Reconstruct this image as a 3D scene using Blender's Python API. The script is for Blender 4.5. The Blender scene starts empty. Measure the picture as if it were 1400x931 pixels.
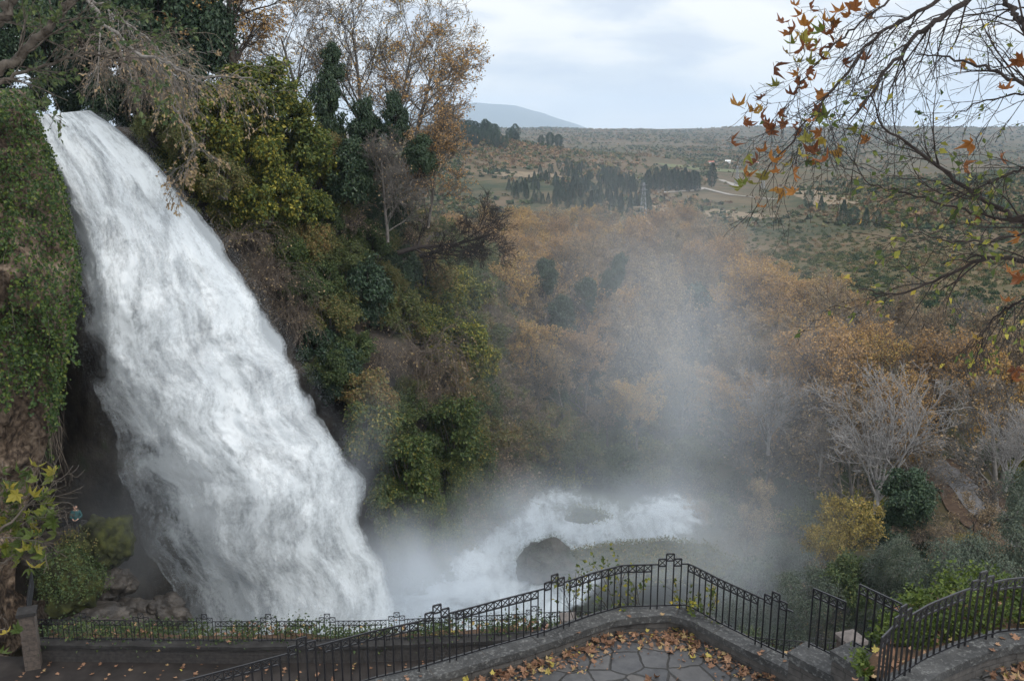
import bpy, math, random
import numpy as np
from mathutils import Vector

# ------------------------------------------------------------------ basics
PI = math.pi
scene = bpy.context.scene
col = scene.collection
F = 1250.0                      # focal length in pixels of a 1400 px wide picture
PITCH = math.radians(13.06)
CP, SP = math.cos(PITCH), math.sin(PITCH)

def P(px, py, d):
    """world point seen at photo pixel px,py at depth d metres in front of the eye"""
    px = np.asarray(px, float); py = np.asarray(py, float); d = np.asarray(d, float)
    x = (px - 700) / F * d
    yc = (465 - py) / F * d
    return np.stack([x, d * CP + yc * SP, -d * SP + yc * CP], -1)

def on_plane(px, py, z):
    """world point at photo pixel px,py on the level plane z"""
    v = P(px, py, 1.0)
    return v * (z / v[..., 2])[..., None] if np.ndim(v) > 1 else v * (z / v[2])

def norm(v):
    return v / np.maximum(np.linalg.norm(v, axis=-1, keepdims=True), 1e-9)

def sstep(a, b, x):
    t = np.clip((x - a) / (b - a), 0, 1)
    return t * t * (3 - 2 * t)

def _hash(ix, iy, iz, seed):
    h = (ix.astype(np.uint32) * np.uint32(374761393) + iy.astype(np.uint32) * np.uint32(668265263)
         + iz.astype(np.uint32) * np.uint32(2147483647) + np.uint32(seed * 974634777 & 0xffffffff))
    h = (h ^ (h >> np.uint32(13))) * np.uint32(1274126177)
    h = h ^ (h >> np.uint32(16))
    return (h & np.uint32(0xffff)).astype(float) / 32767.5 - 1

def noise3(p, seed=0):
    p = np.asarray(p, float) + 1000.0
    i = np.floor(p).astype(np.int64); f = p - i
    f = f * f * (3 - 2 * f)
    r = 0
    for dx in (0, 1):
        for dy in (0, 1):
            for dz in (0, 1):
                w = (f[..., 0] if dx else 1 - f[..., 0]) * (f[..., 1] if dy else 1 - f[..., 1]) * (f[..., 2] if dz else 1 - f[..., 2])
                r = r + w * _hash(i[..., 0] + dx, i[..., 1] + dy, i[..., 2] + dz, seed)
    return r

def fbm(p, octv=4, seed=0, gain=0.5):
    a, r, q = 1.0, 0, np.asarray(p, float)
    for k in range(octv):
        r = r + a * noise3(q, seed + k)
        q = q * 2.03 + 17.3; a *= gain
    return r

# ------------------------------------------------------------------ mesh helpers
class MB:
    """collects vertices and polygons (constant size per block)"""
    def __init__(self):
        self.v, self.f, self.n = [], [], 0
        self.mi = []
        self.smooth = []
    def add(self, verts, faces, mat=0, smooth=False):
        verts = np.asarray(verts, float).reshape(-1, 3)
        faces = np.asarray(faces, np.int64)
        self.v.append(verts); self.f.append(faces + self.n)
        self.mi.append(np.full(len(faces), mat)); self.smooth.append(np.full(len(faces), smooth))
        self.n += len(verts)
        return self
    def mesh(self, name, mats, loc=None):
        me = bpy.data.meshes.new(name)
        if self.n:
            V = np.concatenate(self.v)
            if loc is not None:
                V = V - np.asarray(loc)
            tot = np.concatenate([np.full(len(f), f.shape[1]) for f in self.f])
            idx = np.concatenate([f.ravel() for f in self.f])
            me.vertices.add(len(V)); me.vertices.foreach_set('co', V.ravel())
            me.loops.add(len(idx)); me.loops.foreach_set('vertex_index', idx.astype(np.int32))
            me.polygons.add(len(tot))
            st = np.concatenate([[0], np.cumsum(tot)[:-1]])
            me.polygons.foreach_set('loop_start', st.astype(np.int32))
            me.polygons.foreach_set('loop_total', tot.astype(np.int32))
            me.polygons.foreach_set('material_index', np.concatenate(self.mi).astype(np.int32))
            me.polygons.foreach_set('use_smooth', np.concatenate(self.smooth))
            me.update(calc_edges=True)
        for m in (mats if isinstance(mats, (list, tuple)) else [mats]):
            me.materials.append(m)
        return me

def link(name, me, parent=None, loc=None):
    o = bpy.data.objects.new(name, me)
    col.objects.link(o)
    if parent is not None:
        o.parent = parent
    if loc is not None:
        o.location = loc
    return o

def tag(o, label=None, cat=None, group=None, kind=None):
    if label: o['label'] = label
    if cat: o['category'] = cat
    if group: o['group'] = group
    if kind: o['kind'] = kind
    return o

def thing(name, label, cat, loc=(0, 0, 0), group=None):
    o = link(name, None, None, loc)
    return tag(o, label, cat, group)

def tubes(mb, p0, p1, r0, r1, k=3, mat=0, smooth=True):
    p0 = np.asarray(p0, float).reshape(-1, 3); p1 = np.asarray(p1, float).reshape(-1, 3)
    n = len(p0)
    r0 = np.broadcast_to(np.asarray(r0, float), (n,)); r1 = np.broadcast_to(np.asarray(r1, float), (n,))
    d = norm(p1 - p0)
    ref = np.where(np.abs(d[:, 2:3]) > 0.95, np.array([[1., 0, 0]]), np.array([[0, 0, 1.]]))
    a = norm(np.cross(d, ref)); b = np.cross(d, a)
    ang = np.arange(k) / k * 2 * PI + PI / k
    ring = a[:, None, :] * np.cos(ang)[None, :, None] + b[:, None, :] * np.sin(ang)[None, :, None]
    V = np.concatenate([p0[:, None] + ring * r0[:, None, None], p1[:, None] + ring * r1[:, None, None]], 1)
    j = np.arange(k); jn = (j + 1) % k
    q = np.stack([j, jn, jn + k, j + k], -1)
    faces = (np.arange(n)[:, None, None] * 2 * k + q[None]).reshape(-1, 4)
    mb.add(V, faces, mat, smooth)
    if k == 4:
        caps = np.concatenate([np.arange(n)[:, None] * 8 + np.array([[3, 2, 1, 0]]), np.arange(n)[:, None] * 8 + np.array([[4, 5, 6, 7]])])
        mb.f.append(caps + mb.n - len(V.reshape(-1, 3))); mb.mi.append(np.full(len(caps), mat)); mb.smooth.append(np.full(len(caps), False))

def leaves(mb, pos, dirv, nrm, size, asp=0.7, mat=0, fold=0.12):
    pos = np.asarray(pos); n = len(pos)
    if n == 0: return
    size = np.broadcast_to(np.asarray(size, float), (n,))[:, None]
    d = norm(dirv); s = norm(np.cross(d, nrm)); up = np.cross(s, d)
    m = pos + d * size * 0.45
    V = np.stack([pos, m + s * size * asp * .5 + up * size * fold, pos + d * size - up * size * fold, m - s * size * asp * .5 + up * size * fold], 1)
    f = np.arange(n)[:, None] * 4 + np.arange(4)[None]
    mb.add(V, f, mat)

def box(mb, c, s, mat=0, ax=None):
    """box of centre c, size s; ax = 3 axis rows"""
    c = np.asarray(c, float); s = np.asarray(s, float) / 2
    ax = np.eye(3) if ax is None else np.asarray(ax, float)
    V = []
    for x in (-1, 1):
        for y in (-1, 1):
            for z in (-1, 1):
                V.append(c + ax[0] * s[0] * x + ax[1] * s[1] * y + ax[2] * s[2] * z)
    mb.add(V, [[0, 1, 3, 2], [4, 6, 7, 5], [0, 4, 5, 1], [2, 3, 7, 6], [0, 2, 6, 4], [1, 5, 7, 3]], mat)

def grid_faces(nu, nv):
    i = np.arange(nu * nv).reshape(nu, nv)
    return np.stack([i[:-1, :-1], i[1:, :-1], i[1:, 1:], i[:-1, 1:]], -1).reshape(-1, 4)

def icosphere(sub):
    t = (1 + 5 ** .5) / 2
    v = norm(np.array([[-1, t, 0], [1, t, 0], [-1, -t, 0], [1, -t, 0], [0, -1, t], [0, 1, t], [0, -1, -t], [0, 1, -t], [t, 0, -1], [t, 0, 1], [-t, 0, -1], [-t, 0, 1]], float))
    f = np.array([[0, 11, 5], [0, 5, 1], [0, 1, 7], [0, 7, 10], [0, 10, 11], [1, 5, 9], [5, 11, 4], [11, 10, 2], [10, 7, 6], [7, 1, 8], [3, 9, 4], [3, 4, 2], [3, 2, 6], [3, 6, 8], [3, 8, 9], [4, 9, 5], [2, 4, 11], [6, 2, 10], [8, 6, 7], [9, 8, 1]])
    for _ in range(sub):
        n = len(v); E = np.sort(np.concatenate([f[:, [0, 1]], f[:, [1, 2]], f[:, [2, 0]]]), 1)
        u, inv = np.unique(E, axis=0, return_inverse=True); inv = inv.ravel()
        v = np.concatenate([v, norm((v[u[:, 0]] + v[u[:, 1]]) / 2)])
        m = len(f); a, b, c = inv[:m] + n, inv[m:2 * m] + n, inv[2 * m:] + n
        f = np.concatenate([np.stack([f[:, 0], a, c], 1), np.stack([f[:, 1], b, a], 1), np.stack([f[:, 2], c, b], 1), np.stack([a, b, c], 1)])
    return v, f

# ------------------------------------------------------------------ materials
def new_mat(name):
    m = bpy.data.materials.new(name); m.use_nodes = True
    nt = m.node_tree; nt.nodes.clear()
    out = nt.nodes.new('ShaderNodeOutputMaterial')
    return m, nt, out

def N(nt, typ, **kw):
    n = nt.nodes.new(typ)
    for k, v in kw.items():
        if k == 'inp':
            for kk, vv in v.items():
                if hasattr(vv, 'is_output') or isinstance(vv, bpy.types.NodeSocket):
                    nt.links.new(vv, n.inputs[kk])
                else:
                    n.inputs[kk].default_value = vv
        else:
            setattr(n, k, v)
    return n

def ramp(nt, fac, stops, interp='LINEAR'):
    r = nt.nodes.new('ShaderNodeValToRGB')
    r.color_ramp.interpolation = interp
    el = r.color_ramp.elements
    while len(el) < len(stops): el.new(0.5)
    for e, (p, c) in zip(el, stops):
        e.position = p; e.color = (*c, 1) if len(c) == 3 else c
    nt.links.new(fac, r.inputs[0])
    return r.outputs[0]

def math_(nt, op, a, b=0.0, c=None, clamp=False):
    n = nt.nodes.new('ShaderNodeMath'); n.operation = op; n.use_clamp = clamp
    for i, x in enumerate((a, b, c)):
        if x is None: continue
        if isinstance(x, bpy.types.NodeSocket): nt.links.new(x, n.inputs[i])
        else: n.inputs[i].default_value = x
    return n.outputs[0]

def mixc(nt, fac, a, b, mode='MIX'):
    n = nt.nodes.new('ShaderNodeMix'); n.data_type = 'RGBA'; n.blend_type = mode
    for i, x in ((0, fac), (6, a), (7, b)):
        if isinstance(x, bpy.types.NodeSocket): nt.links.new(x, n.inputs[i])
        else: n.inputs[i].default_value = x if i == 0 else (*x, 1)
    return n.outputs[2]

def leaf_mat(name, stops, objvar=0.35, transl=0.3, rough=0.55):
    """leaf colours: one tint per leaf, drifting from plant to plant"""
    m, nt, out = new_mat(name)
    g = N(nt, 'ShaderNodeNewGeometry'); oi = N(nt, 'ShaderNodeObjectInfo')
    a = math_(nt, 'MULTIPLY', g.outputs['Random Per Island'], 1 - objvar)
    b = math_(nt, 'MULTIPLY_ADD', oi.outputs['Random'], objvar, a)
    c = ramp(nt, b, stops)
    pr = N(nt, 'ShaderNodeBsdfPrincipled', inp={'Base Color': c, 'Roughness': rough, 'Specular IOR Level': 0.3})
    tr = N(nt, 'ShaderNodeBsdfTranslucent', inp={'Color': c})
    mx = N(nt, 'ShaderNodeMixShader', inp={0: transl, 1: pr.outputs[0], 2: tr.outputs[0]})
    nt.links.new(mx.outputs[0], out.inputs[0])
    return m

def noise_mat(name, stops, scale=1.0, detail=6, rough=0.9, bump=0.3, bdist=0.05, stretch=(1, 1, 1), coord='Object', spec=0.2, objvar=0.0, s2=None):
    m, nt, out = new_mat(name)
    tc = N(nt, 'ShaderNodeTexCoord')
    mp = N(nt, 'ShaderNodeMapping', inp={'Vector': tc.outputs[coord], 'Scale': stretch})
    nz = N(nt, 'ShaderNodeTexNoise', inp={'Vector': mp.outputs[0], 'Scale': scale, 'Detail': detail, 'Roughness': 0.62})
    f = nz.outputs[0]
    if s2:
        n2 = N(nt, 'ShaderNodeTexNoise', inp={'Vector': mp.outputs[0], 'Scale': s2, 'Detail': 3})
        f = math_(nt, 'MULTIPLY_ADD', math_(nt, 'SUBTRACT', n2.outputs[0], .5), .8, f)
    if objvar:
        oi = N(nt, 'ShaderNodeObjectInfo')
        f = math_(nt, 'ADD', f, math_(nt, 'MULTIPLY', math_(nt, 'SUBTRACT', oi.outputs['Random'], .5), objvar))
    c = ramp(nt, f, stops)
    pr = N(nt, 'ShaderNodeBsdfPrincipled', inp={'Base Color': c, 'Roughness': rough, 'Specular IOR Level': spec})
    if bump:
        b = N(nt, 'ShaderNodeBump', inp={'Strength': bump, 'Distance': bdist, 'Height': nz.outputs[0]})
        nt.links.new(b.outputs[0], pr.inputs['Normal'])
    nt.links.new(pr.outputs[0], out.inputs[0])
    return m

def plain_mat(name, c, rough=0.6, metal=0.0, spec=0.4):
    m, nt, out = new_mat(name)
    tc = N(nt, 'ShaderNodeTexCoord')
    nz = N(nt, 'ShaderNodeTexNoise', inp={'Vector': tc.outputs['Object'], 'Scale': 9.0, 'Detail': 4})
    cc = mixc(nt, nz.outputs[0], tuple(x * .75 for x in c), tuple(min(1, x * 1.2) for x in c))
    pr = N(nt, 'ShaderNodeBsdfPrincipled', inp={'Base Color': cc, 'Roughness': rough, 'Metallic': metal, 'Specular IOR Level': spec})
    nt.links.new(pr.outputs[0], out.inputs[0])
    return m

M = {}
M['orange'] = leaf_mat('autumn_leaf', [(0, (.25, .165, .10)), (.3, (.34, .22, .11)), (.55, (.44, .26, .09)), (.8, (.48, .32, .09)), (1, (.34, .31, .11))], .45)
M['rust'] = leaf_mat('rust_leaf', [(0, (.21, .155, .10)), (.4, (.29, .21, .125)), (.75, (.35, .255, .135)), (1, (.38, .30, .13))], .3)
M['yellow'] = leaf_mat('yellow_leaf', [(0, (.10, .09, .035)), (.35, (.20, .16, .05)), (.7, (.36, .28, .065)), (1, (.30, .18, .06))], .25)
M['ygreen'] = leaf_mat('yellow_green_leaf', [(0, (.032, .055, .016)), (.38, (.072, .102, .024)), (.60, (.135, .155, .03)), (.76, (.27, .245, .04)), (.9, (.38, .32, .05)), (1, (.30, .18, .05))], .25)
M['hangleaf'] = leaf_mat('hanging_leaf', [(0, (.030, .054, .018)), (.5, (.060, .092, .024)), (.74, (.095, .115, .028)), (.88, (.22, .20, .04)), (1, (.28, .20, .045))], .2)
M['green'] = leaf_mat('mid_green_leaf', [(0, (.026, .050, .020)), (.5, (.058, .088, .030)), (.85, (.10, .125, .04)), (1, (.20, .18, .05))], .25)
M['ivy'] = leaf_mat('ivy_leaf', [(0, (.016, .034, .020)), (.5, (.034, .062, .032)), (.9, (.058, .088, .040)), (1, (.09, .11, .045))], .25, .2, .4)
M['ivywall'] = leaf_mat('bright_ivy_leaf', [(0, (.016, .036, .009)), (.45, (.036, .068, .014)), (.8, (.075, .115, .019)), (.94, (.14, .15, .025)), (1, (.16, .09, .03))], .1, .3, .45)
M['greygreen'] = leaf_mat('grey_green_leaf', [(0, (.05, .07, .05)), (.5, (.09, .115, .085)), (1, (.15, .17, .11))], .3)
M['olive'] = leaf_mat('olive_leaf', [(0, (.040, .060, .022)), (.4, (.092, .112, .035)), (.62, (.155, .15, .05)), (.8, (.23, .17, .065)), (1, (.28, .16, .06))], .45)
M['conifer'] = leaf_mat('conifer_needle', [(0, (.028, .050, .038)), (.5, (.046, .076, .052)), (1, (.072, .105, .062))], .5, .1, .7)
M['plane'] = leaf_mat('plane_leaf', [(0, (.08, .028, .012)), (.4, (.17, .060, .018)), (.66, (.27, .115, .025)), (.84, (.24, .19, .03)), (.93, (.10, .13, .02)), (1, (.15, .05, .018))], .05, .35, .5)
M['planegreen'] = leaf_mat('green_plane_leaf', [(0, (.03, .05, .012)), (.5, (.06, .085, .016)), (.85, (.12, .135, .022)), (1, (.27, .21, .03))], .05, .4, .5)
M['litter'] = leaf_mat('dry_leaf', [(0, (.10, .05, .028)), (.4, (.20, .105, .06)), (.78, (.29, .165, .10)), (.92, (.33, .24, .11)), (1, (.36, .30, .06))], .0, .1, .7)
M['bark'] = noise_mat('brown_bark', [(.3, (.035, .028, .022)), (.6, (.10, .085, .07)), (.8, (.16, .14, .12))], 6, objvar=.3)
M['greybark'] = noise_mat('grey_bark', [(.3, (.075, .068, .060)), (.6, (.145, .132, .118)), (.8, (.21, .195, .18))], 4, objvar=.3)
M['palebark'] = noise_mat('pale_bark', [(.3, (.17, .16, .15)), (.7, (.33, .315, .30))], 4)
M['darkbark'] = noise_mat('dark_bark', [(.3, (.016, .013, .012)), (.7, (.045, .036, .032))], 9, bump=.5)
M['drytwig'] = noise_mat('dry_twig', [(.3, (.075, .06, .048)), (.7, (.19, .155, .125))], 3, objvar=.4)
M['iron'] = plain_mat('black_iron', (.008, .008, .010), .38, .0, .5)

# ------------------------------------------------------------------ world, sun, camera
w = bpy.data.worlds.new('World'); scene.world = w; w.use_nodes = True
nt = w.node_tree; nt.nodes.clear()
wo = nt.nodes.new('ShaderNodeOutputWorld')
SUN_EL, SUN_AZ = math.radians(48), math.radians(125)
sky = nt.nodes.new('ShaderNodeTexSky'); sky.sky_type = 'NISHITA'; sky.sun_disc = False
sky.sun_elevation = SUN_EL; sky.sun_rotation = SUN_AZ; sky.dust_density = 2.0
bg1 = N(nt, 'ShaderNodeBackground', inp={'Color': sky.outputs[0], 'Strength': 0.1})
tc = N(nt, 'ShaderNodeTexCoord')
mp = N(nt, 'ShaderNodeMapping', inp={'Vector': tc.outputs['Generated'], 'Scale': (3.4, 3.4, 12.0), 'Location': (0.45, 0.2, -0.31)})
cl = N(nt, 'ShaderNodeTexNoise', inp={'Vector': mp.outputs[0], 'Scale': 1.7, 'Detail': 7, 'Roughness': .52, 'Distortion': .25})
ccol = ramp(nt, cl.outputs[0], [(.33, (.62, .69, .80)), (.46, (.78, .83, .90)), (.56, (.93, .95, .98)), (.72, (1.02, 1.02, 1.03))])
sepz = N(nt, 'ShaderNodeSeparateXYZ', inp={0: tc.outputs['Generated']}).outputs[2]
low = N(nt, 'ShaderNodeMapRange', inp={'Value': sepz, 'From Min': .12, 'From Max': .35, 'To Min': 1, 'To Max': 0}).outputs[0]
clow = ramp(nt, cl.outputs[0], [(.38, (.43, .465, .525)), (.45, (.50, .53, .565)), (.51, (.59, .597, .60)), (.57, (.64, .638, .632))])
ccol = mixc(nt, low, ccol, clow)
hor = N(nt, 'ShaderNodeMapRange', inp={'Value': sepz, 'From Min': -.01, 'From Max': .055, 'To Min': .75, 'To Max': 0}).outputs[0]
ccol = mixc(nt, hor, ccol, (.80, .78, .75))
bg2 = N(nt, 'ShaderNodeBackground', inp={'Color': ccol, 'Strength': 1.0})
mxw = N(nt, 'ShaderNodeMixShader', inp={0: 0.94, 1: bg1.outputs[0], 2: bg2.outputs[0]})
nt.links.new(mxw.outputs[0], wo.inputs[0])

sd = bpy.data.lights.new('sun', 'SUN'); sd.energy = 1.2; sd.angle = math.radians(20); sd.color = (1, .96, .9)
so = link('sun', sd)
to_sun = Vector((math.sin(SUN_AZ) * math.cos(SUN_EL), math.cos(SUN_AZ) * math.cos(SUN_EL), math.sin(SUN_EL)))
so.rotation_euler = to_sun.to_track_quat('Z', 'Y').to_euler(); so.location = (30, -10, 60)

cd = bpy.data.cameras.new('camera'); cam = link('camera', cd)
cd.sensor_width = 36; cd.lens = 36 * F / 1400; cd.clip_start = .1; cd.clip_end = 60000
cam.rotation_euler = (PI / 2 - PITCH, 0, 0)
scene.camera = cam

vs = scene.view_settings
vs.view_transform = 'Standard'; vs.look = 'None'; vs.exposure = 0.82; vs.gamma = 1; vs.use_curve_mapping = False
cy = scene.cycles
cy.max_bounces = 7; cy.diffuse_bounces = 3; cy.glossy_bounces = 2; cy.transmission_bounces = 3
cy.transparent_max_bounces = 24; cy.volume_bounces = 4
cy.use_denoising = True; cy.denoiser = 'OPENIMAGEDENOISE'; cy.denoising_prefilter = 'ACCURATE'
cy.use_adaptive_sampling = False
cy.caustics_reflective = False; cy.caustics_refractive = False
cy.sample_clamp_indirect = 4

# ------------------------------------------------------------------ terrain
DIST = np.array([0, 30, 66, 105, 150, 205, 262, 330, 430, 620, 800, 1050, 1500, 2200, 3200, 4200, 6000, 14000.])
ELEV = np.array([-28, -28, -29.3, -28.6, -28, -28.3, -32.5, -32, -29.5, -30.5, -29, -33, -31, -19, -3, -6, -40, -60.])
def H(x, y):
    x = np.asarray(x, float); y = np.asarray(y, float)
    r = np.hypot(x, y); az = np.degrees(np.arctan2(x, y))
    z = np.interp(r, DIST, ELEV)
    # ridge with pines on the near left, lower ground to the right
    left = np.exp(-((az + 6) / 8.5) ** 2)
    z = z + left * 24 * np.exp(-((r - 820) / 210) ** 2)
    right = sstep(6, 16, az)
    z = z - right * 9 * sstep(500, 1000, r) * (1 - sstep(2500, 3500, r))
    p = np.stack([x, y, x * 0], -1)
    amp = np.interp(r, [60, 200, 600, 2000, 5000], [0.3, 1.2, 3.5, 9, 14])
    z = z + amp * fbm(p / np.interp(r, [100, 600, 3000], [30, 110, 420])[..., None], 4, 3)
    return z

M['land'] = None
m, nt, out = new_mat('land'); M['land'] = m
tc = N(nt, 'ShaderNodeTexCoord')
n1 = N(nt, 'ShaderNodeTexNoise', inp={'Vector': tc.outputs['Object'], 'Scale': .012, 'Detail': 9, 'Roughness': .68})
n2 = N(nt, 'ShaderNodeTexNoise', inp={'Vector': tc.outputs['Object'], 'Scale': .09, 'Detail': 7, 'Roughness': .75})
f = math_(nt, 'MULTIPLY_ADD', math_(nt, 'SUBTRACT', n2.outputs[0], .5), .9, n1.outputs[0])
c = ramp(nt, f, [(.28, (.020, .028, .018)), (.39, (.036, .044, .024)), (.47, (.074, .062, .036)), (.56, (.100, .072, .044)), (.66, (.125, .090, .055)), (.8, (.16, .115, .07))])
vo = N(nt, 'ShaderNodeTexVoronoi', inp={'Vector': tc.outputs['Object'], 'Scale': .011})
c = mixc(nt, .22, c, ramp(nt, vo.outputs['Color'], [(.2, (.05, .065, .03)), (.45, (.14, .10, .065)), (.6, (.09, .095, .04)), (.8, (.18, .13, .08))]))
pr = N(nt, 'ShaderNodeBsdfPrincipled', inp={'Base Color': c, 'Roughness': 1.0, 'Specular IOR Level': .05})
nt.links.new(pr.outputs[0], out.inputs[0])

az = np.radians(np.linspace(-52, 52, 260))
rr = np.concatenate([np.linspace(36, 300, 130), np.geomspace(303, 15000, 220)])
A, R = np.meshgrid(az, rr, indexing='ij')
X, Y = R * np.sin(A), R * np.cos(A)
mb = MB(); mb.add(np.stack([X, Y, H(X, Y)], -1), grid_faces(*X.shape)[:, ::-1], 0, True)
tag(link('terrain', mb.mesh('terrain', M['land'])), 'brown and green valley floor rising to far hills', kind='structure')

# far mountain: a long hump of land
M['mountain'] = noise_mat('mountain', [(.3, (.05, .07, .07)), (.7, (.10, .11, .09))], .002, bump=0)
mx_, my_ = np.meshgrid(np.linspace(-1, 1, 120), np.linspace(-1, 1, 50), indexing='ij')
D0 = 13000.
prof = np.interp(mx_, [-1, -.45, -.2, 0, .12, .3, .5, .7, .85, 1], [0, .62, .86, 1, .93, .86, .66, .36, .12, 0])
XX = (650 - 700) / F * D0 + mx_ * 1880.; YY = D0 + my_ * 1800
ZZ = -70 + 425 * prof * np.clip(1 - my_ ** 2, 0, 1) ** .8 + 14 * fbm(np.stack([XX, YY, XX * 0], -1) / 500, 4, 9) * np.clip(1 - my_ ** 2, 0, 1)
mb = MB(); mb.add(np.stack([XX, YY, ZZ], -1), grid_faces(*XX.shape)[:, ::-1], 0, True)
tag(link('mountain', mb.mesh('mountain', M['mountain'])), 'long blue mountain on the horizon', kind='structure')

# haze: one closed box of pale air
m, nt, out = new_mat('haze')
pv = N(nt, 'ShaderNodeVolumePrincipled', inp={'Color': (.68, .83, 1.0, 1), 'Density': 0.00010, 'Anisotropy': 0.1})
nt.links.new(pv.outputs[0], out.inputs['Volume'])
mb = MB(); box(mb, (0, 7400, 200), (30000, 17400, 600))
hz = link('haze', mb.mesh('haze', m)); tag(hz, 'thin pale haze over the valley', kind='stuff')

# ------------------------------------------------------------------ cliff and slope right of the fall
TOP = [(-40, 172, 50), (60, 172, 51), (150, 172, 53), (220, 178, 55), (320, 195, 59), (420, 230, 64), (520, 262, 71), (610, 325, 82), (655, 350, 92), (660, 350, 125)]
BOT = [(-90, 900, 52), (170, 900, 52), (300, 900, 54), (420, 900, 55), (535, 890, 55), (605, 800, 59), (670, 770, 65), (715, 735, 71), (735, 715, 80), (735, 640, 120)]
def slope_pts(s, t):
    """s along the cliff 0..9, t from the rim (0) down to the foot (1)"""
    k = np.arange(10)
    a = np.array(TOP, float); b = np.array(BOT, float)
    q = [np.interp(s, k, a[:, i]) * (1 - t) + np.interp(s, k, b[:, i]) * t for i in range(3)]
    bul = np.sin(t * PI) * 1.5
    return P(q[0], q[1], q[2] + bul * np.interp(s, [0, 3, 5, 9], [1.2, 1, .3, -1]))
M['cliff'] = noise_mat('wet_rock', [(.3, (.012, .010, .009)), (.5, (.040, .032, .025)), (.62, (.062, .050, .036)), (.72, (.045, .055, .022)), (.85, (.11, .085, .055))], .5, 8, .75, .8, .3, (1, 1, .6), spec=.35)
S, T = np.meshgrid(np.linspace(0, 9, 220), np.linspace(0, 1, 110), indexing='ij')
V = slope_pts(S, T)
V = V + (fbm(V / 3.0, 5, 21) * .9)[..., None] * np.array([.6, -.7, .15]) * sstep(0, .08, T)[..., None]
back = V[:, :1] + np.array([-6, 26, -.6]); back[..., 2] = np.minimum(back[..., 2], V[:, :1, 2])
far = back + np.array([-60, 60, -6.])
V = np.concatenate([far, back, V], 1)
mb = MB(); mb.add(V, grid_faces(*V.shape[:2])[:, ::-1], 0, True)
tag(link('cliff', mb.mesh('cliff', M['cliff'])), 'dark wet cliff and steep slope behind the waterfall', kind='structure')

# ------------------------------------------------------------------ plant generators
def perp(rng, d):
    r = rng.normal(size=d.shape)
    return norm(r - (r * d).sum(-1, keepdims=True) * d)

def grow(rng, start, dirv, length, rad, levels):
    S = np.atleast_2d(np.asarray(start, float)); D = norm(np.atleast_2d(np.asarray(dirv, float)))
    L = np.atleast_1d(np.asarray(length, float)); R = np.atleast_1d(np.asarray(rad, float))
    segs = []; tips = None
    for k, lv in enumerate(levels):
        n, ns = len(S), lv['seg']
        pts, dirs = [S], []
        d = D
        tp = lv.get('taper', .35)
        for i in range(ns):
            d = norm(d + rng.normal(0, lv.get('wob', .15), (n, 3)) + np.array([0, 0, lv.get('up', 0.)]))
            p = pts[-1] + d * (L / ns)[:, None]
            segs.append((pts[-1], p, R * (1 - (1 - tp) * i / ns), R * (1 - (1 - tp) * (i + 1) / ns), np.full(n, k)))
            pts.append(p); dirs.append(d)
        PT, DR = np.stack(pts), np.stack(dirs)
        tips = (PT, DR, L)
        if k + 1 < len(levels):
            nc = lv['nc']
            par = np.repeat(np.arange(n), nc)
            t = lv.get('t0', .35) + (1 - lv.get('t0', .35)) * ((np.tile(np.arange(nc), n) + rng.uniform(.2, .8, n * nc)) / nc)
            ii = np.minimum((t * ns).astype(int), ns - 1); ff = (t * ns - ii)[:, None]
            S = PT[ii, par] * (1 - ff) + PT[ii + 1, par] * ff
            pd = DR[ii, par]
            a = np.radians(rng.normal(lv.get('ang', 45), 10, n * nc))[:, None]
            D = norm(pd * np.cos(a) + perp(rng, pd) * np.sin(a))
            L = L[par] * lv.get('lf', .6) * (1.15 - .45 * t) * rng.uniform(.7, 1.25, n * nc)
            R = R[par] * (1 - (1 - tp) * t) * lv.get('rf', .55)
    sg = [np.concatenate([s[i] for s in segs]) for i in range(5)]
    return sg, tips

def seg_mesh(mb, sg, k_by=(7, 5, 4, 3, 3, 3), rmin=.0, mat=0):
    for lv in np.unique(sg[4]):
        q = sg[4] == lv
        ov = norm(sg[1][q] - sg[0][q]) * (sg[3][q] * .5)[:, None] if lv <= 1 else 0
        tubes(mb, sg[0][q] - ov, sg[1][q] + ov, np.maximum(sg[2][q], rmin), np.maximum(sg[3][q], rmin), k_by[min(int(lv), len(k_by) - 1)], mat)

def tip_points(rng, tips, n, t0=.2):
    PT, DR, L = tips
    ns = DR.shape[0]
    b = rng.integers(0, PT.shape[1], n); t = rng.uniform(t0, 1, n)
    i = np.minimum((t * ns).astype(int), ns - 1); f = (t * ns - i)[:, None]
    return PT[i, b] * (1 - f) + PT[i + 1, b] * f, DR[i, b]

def rand_dirs(rng, n):
    return norm(rng.normal(size=(n, 3)))

def tree_proto(rng, h, levels, rad, nleaf, lsize, bark, lmat, lean=(0, 0, 1), rmin=.01, droop=.3, base=0.0):
    sg, tips = grow(rng, (0, 0, base), lean, h, rad, levels)
    a = MB(); seg_mesh(a, sg, rmin=rmin)
    c = MB()
    if nleaf:
        p, d = tip_points(rng, tips, nleaf)
        dd = norm(d * .4 + rand_dirs(rng, nleaf) + np.array([0, 0, -droop]))
        leaves(c, p + rng.normal(0, lsize * .5, p.shape), dd, rand_dirs(rng, nleaf) + np.array([0, 0, .6]), rng.uniform(.6, 1.3, nleaf) * lsize, .8)
    return a.mesh('trunk', bark), (c.mesh('crown', lmat) if nleaf else None)

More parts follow.
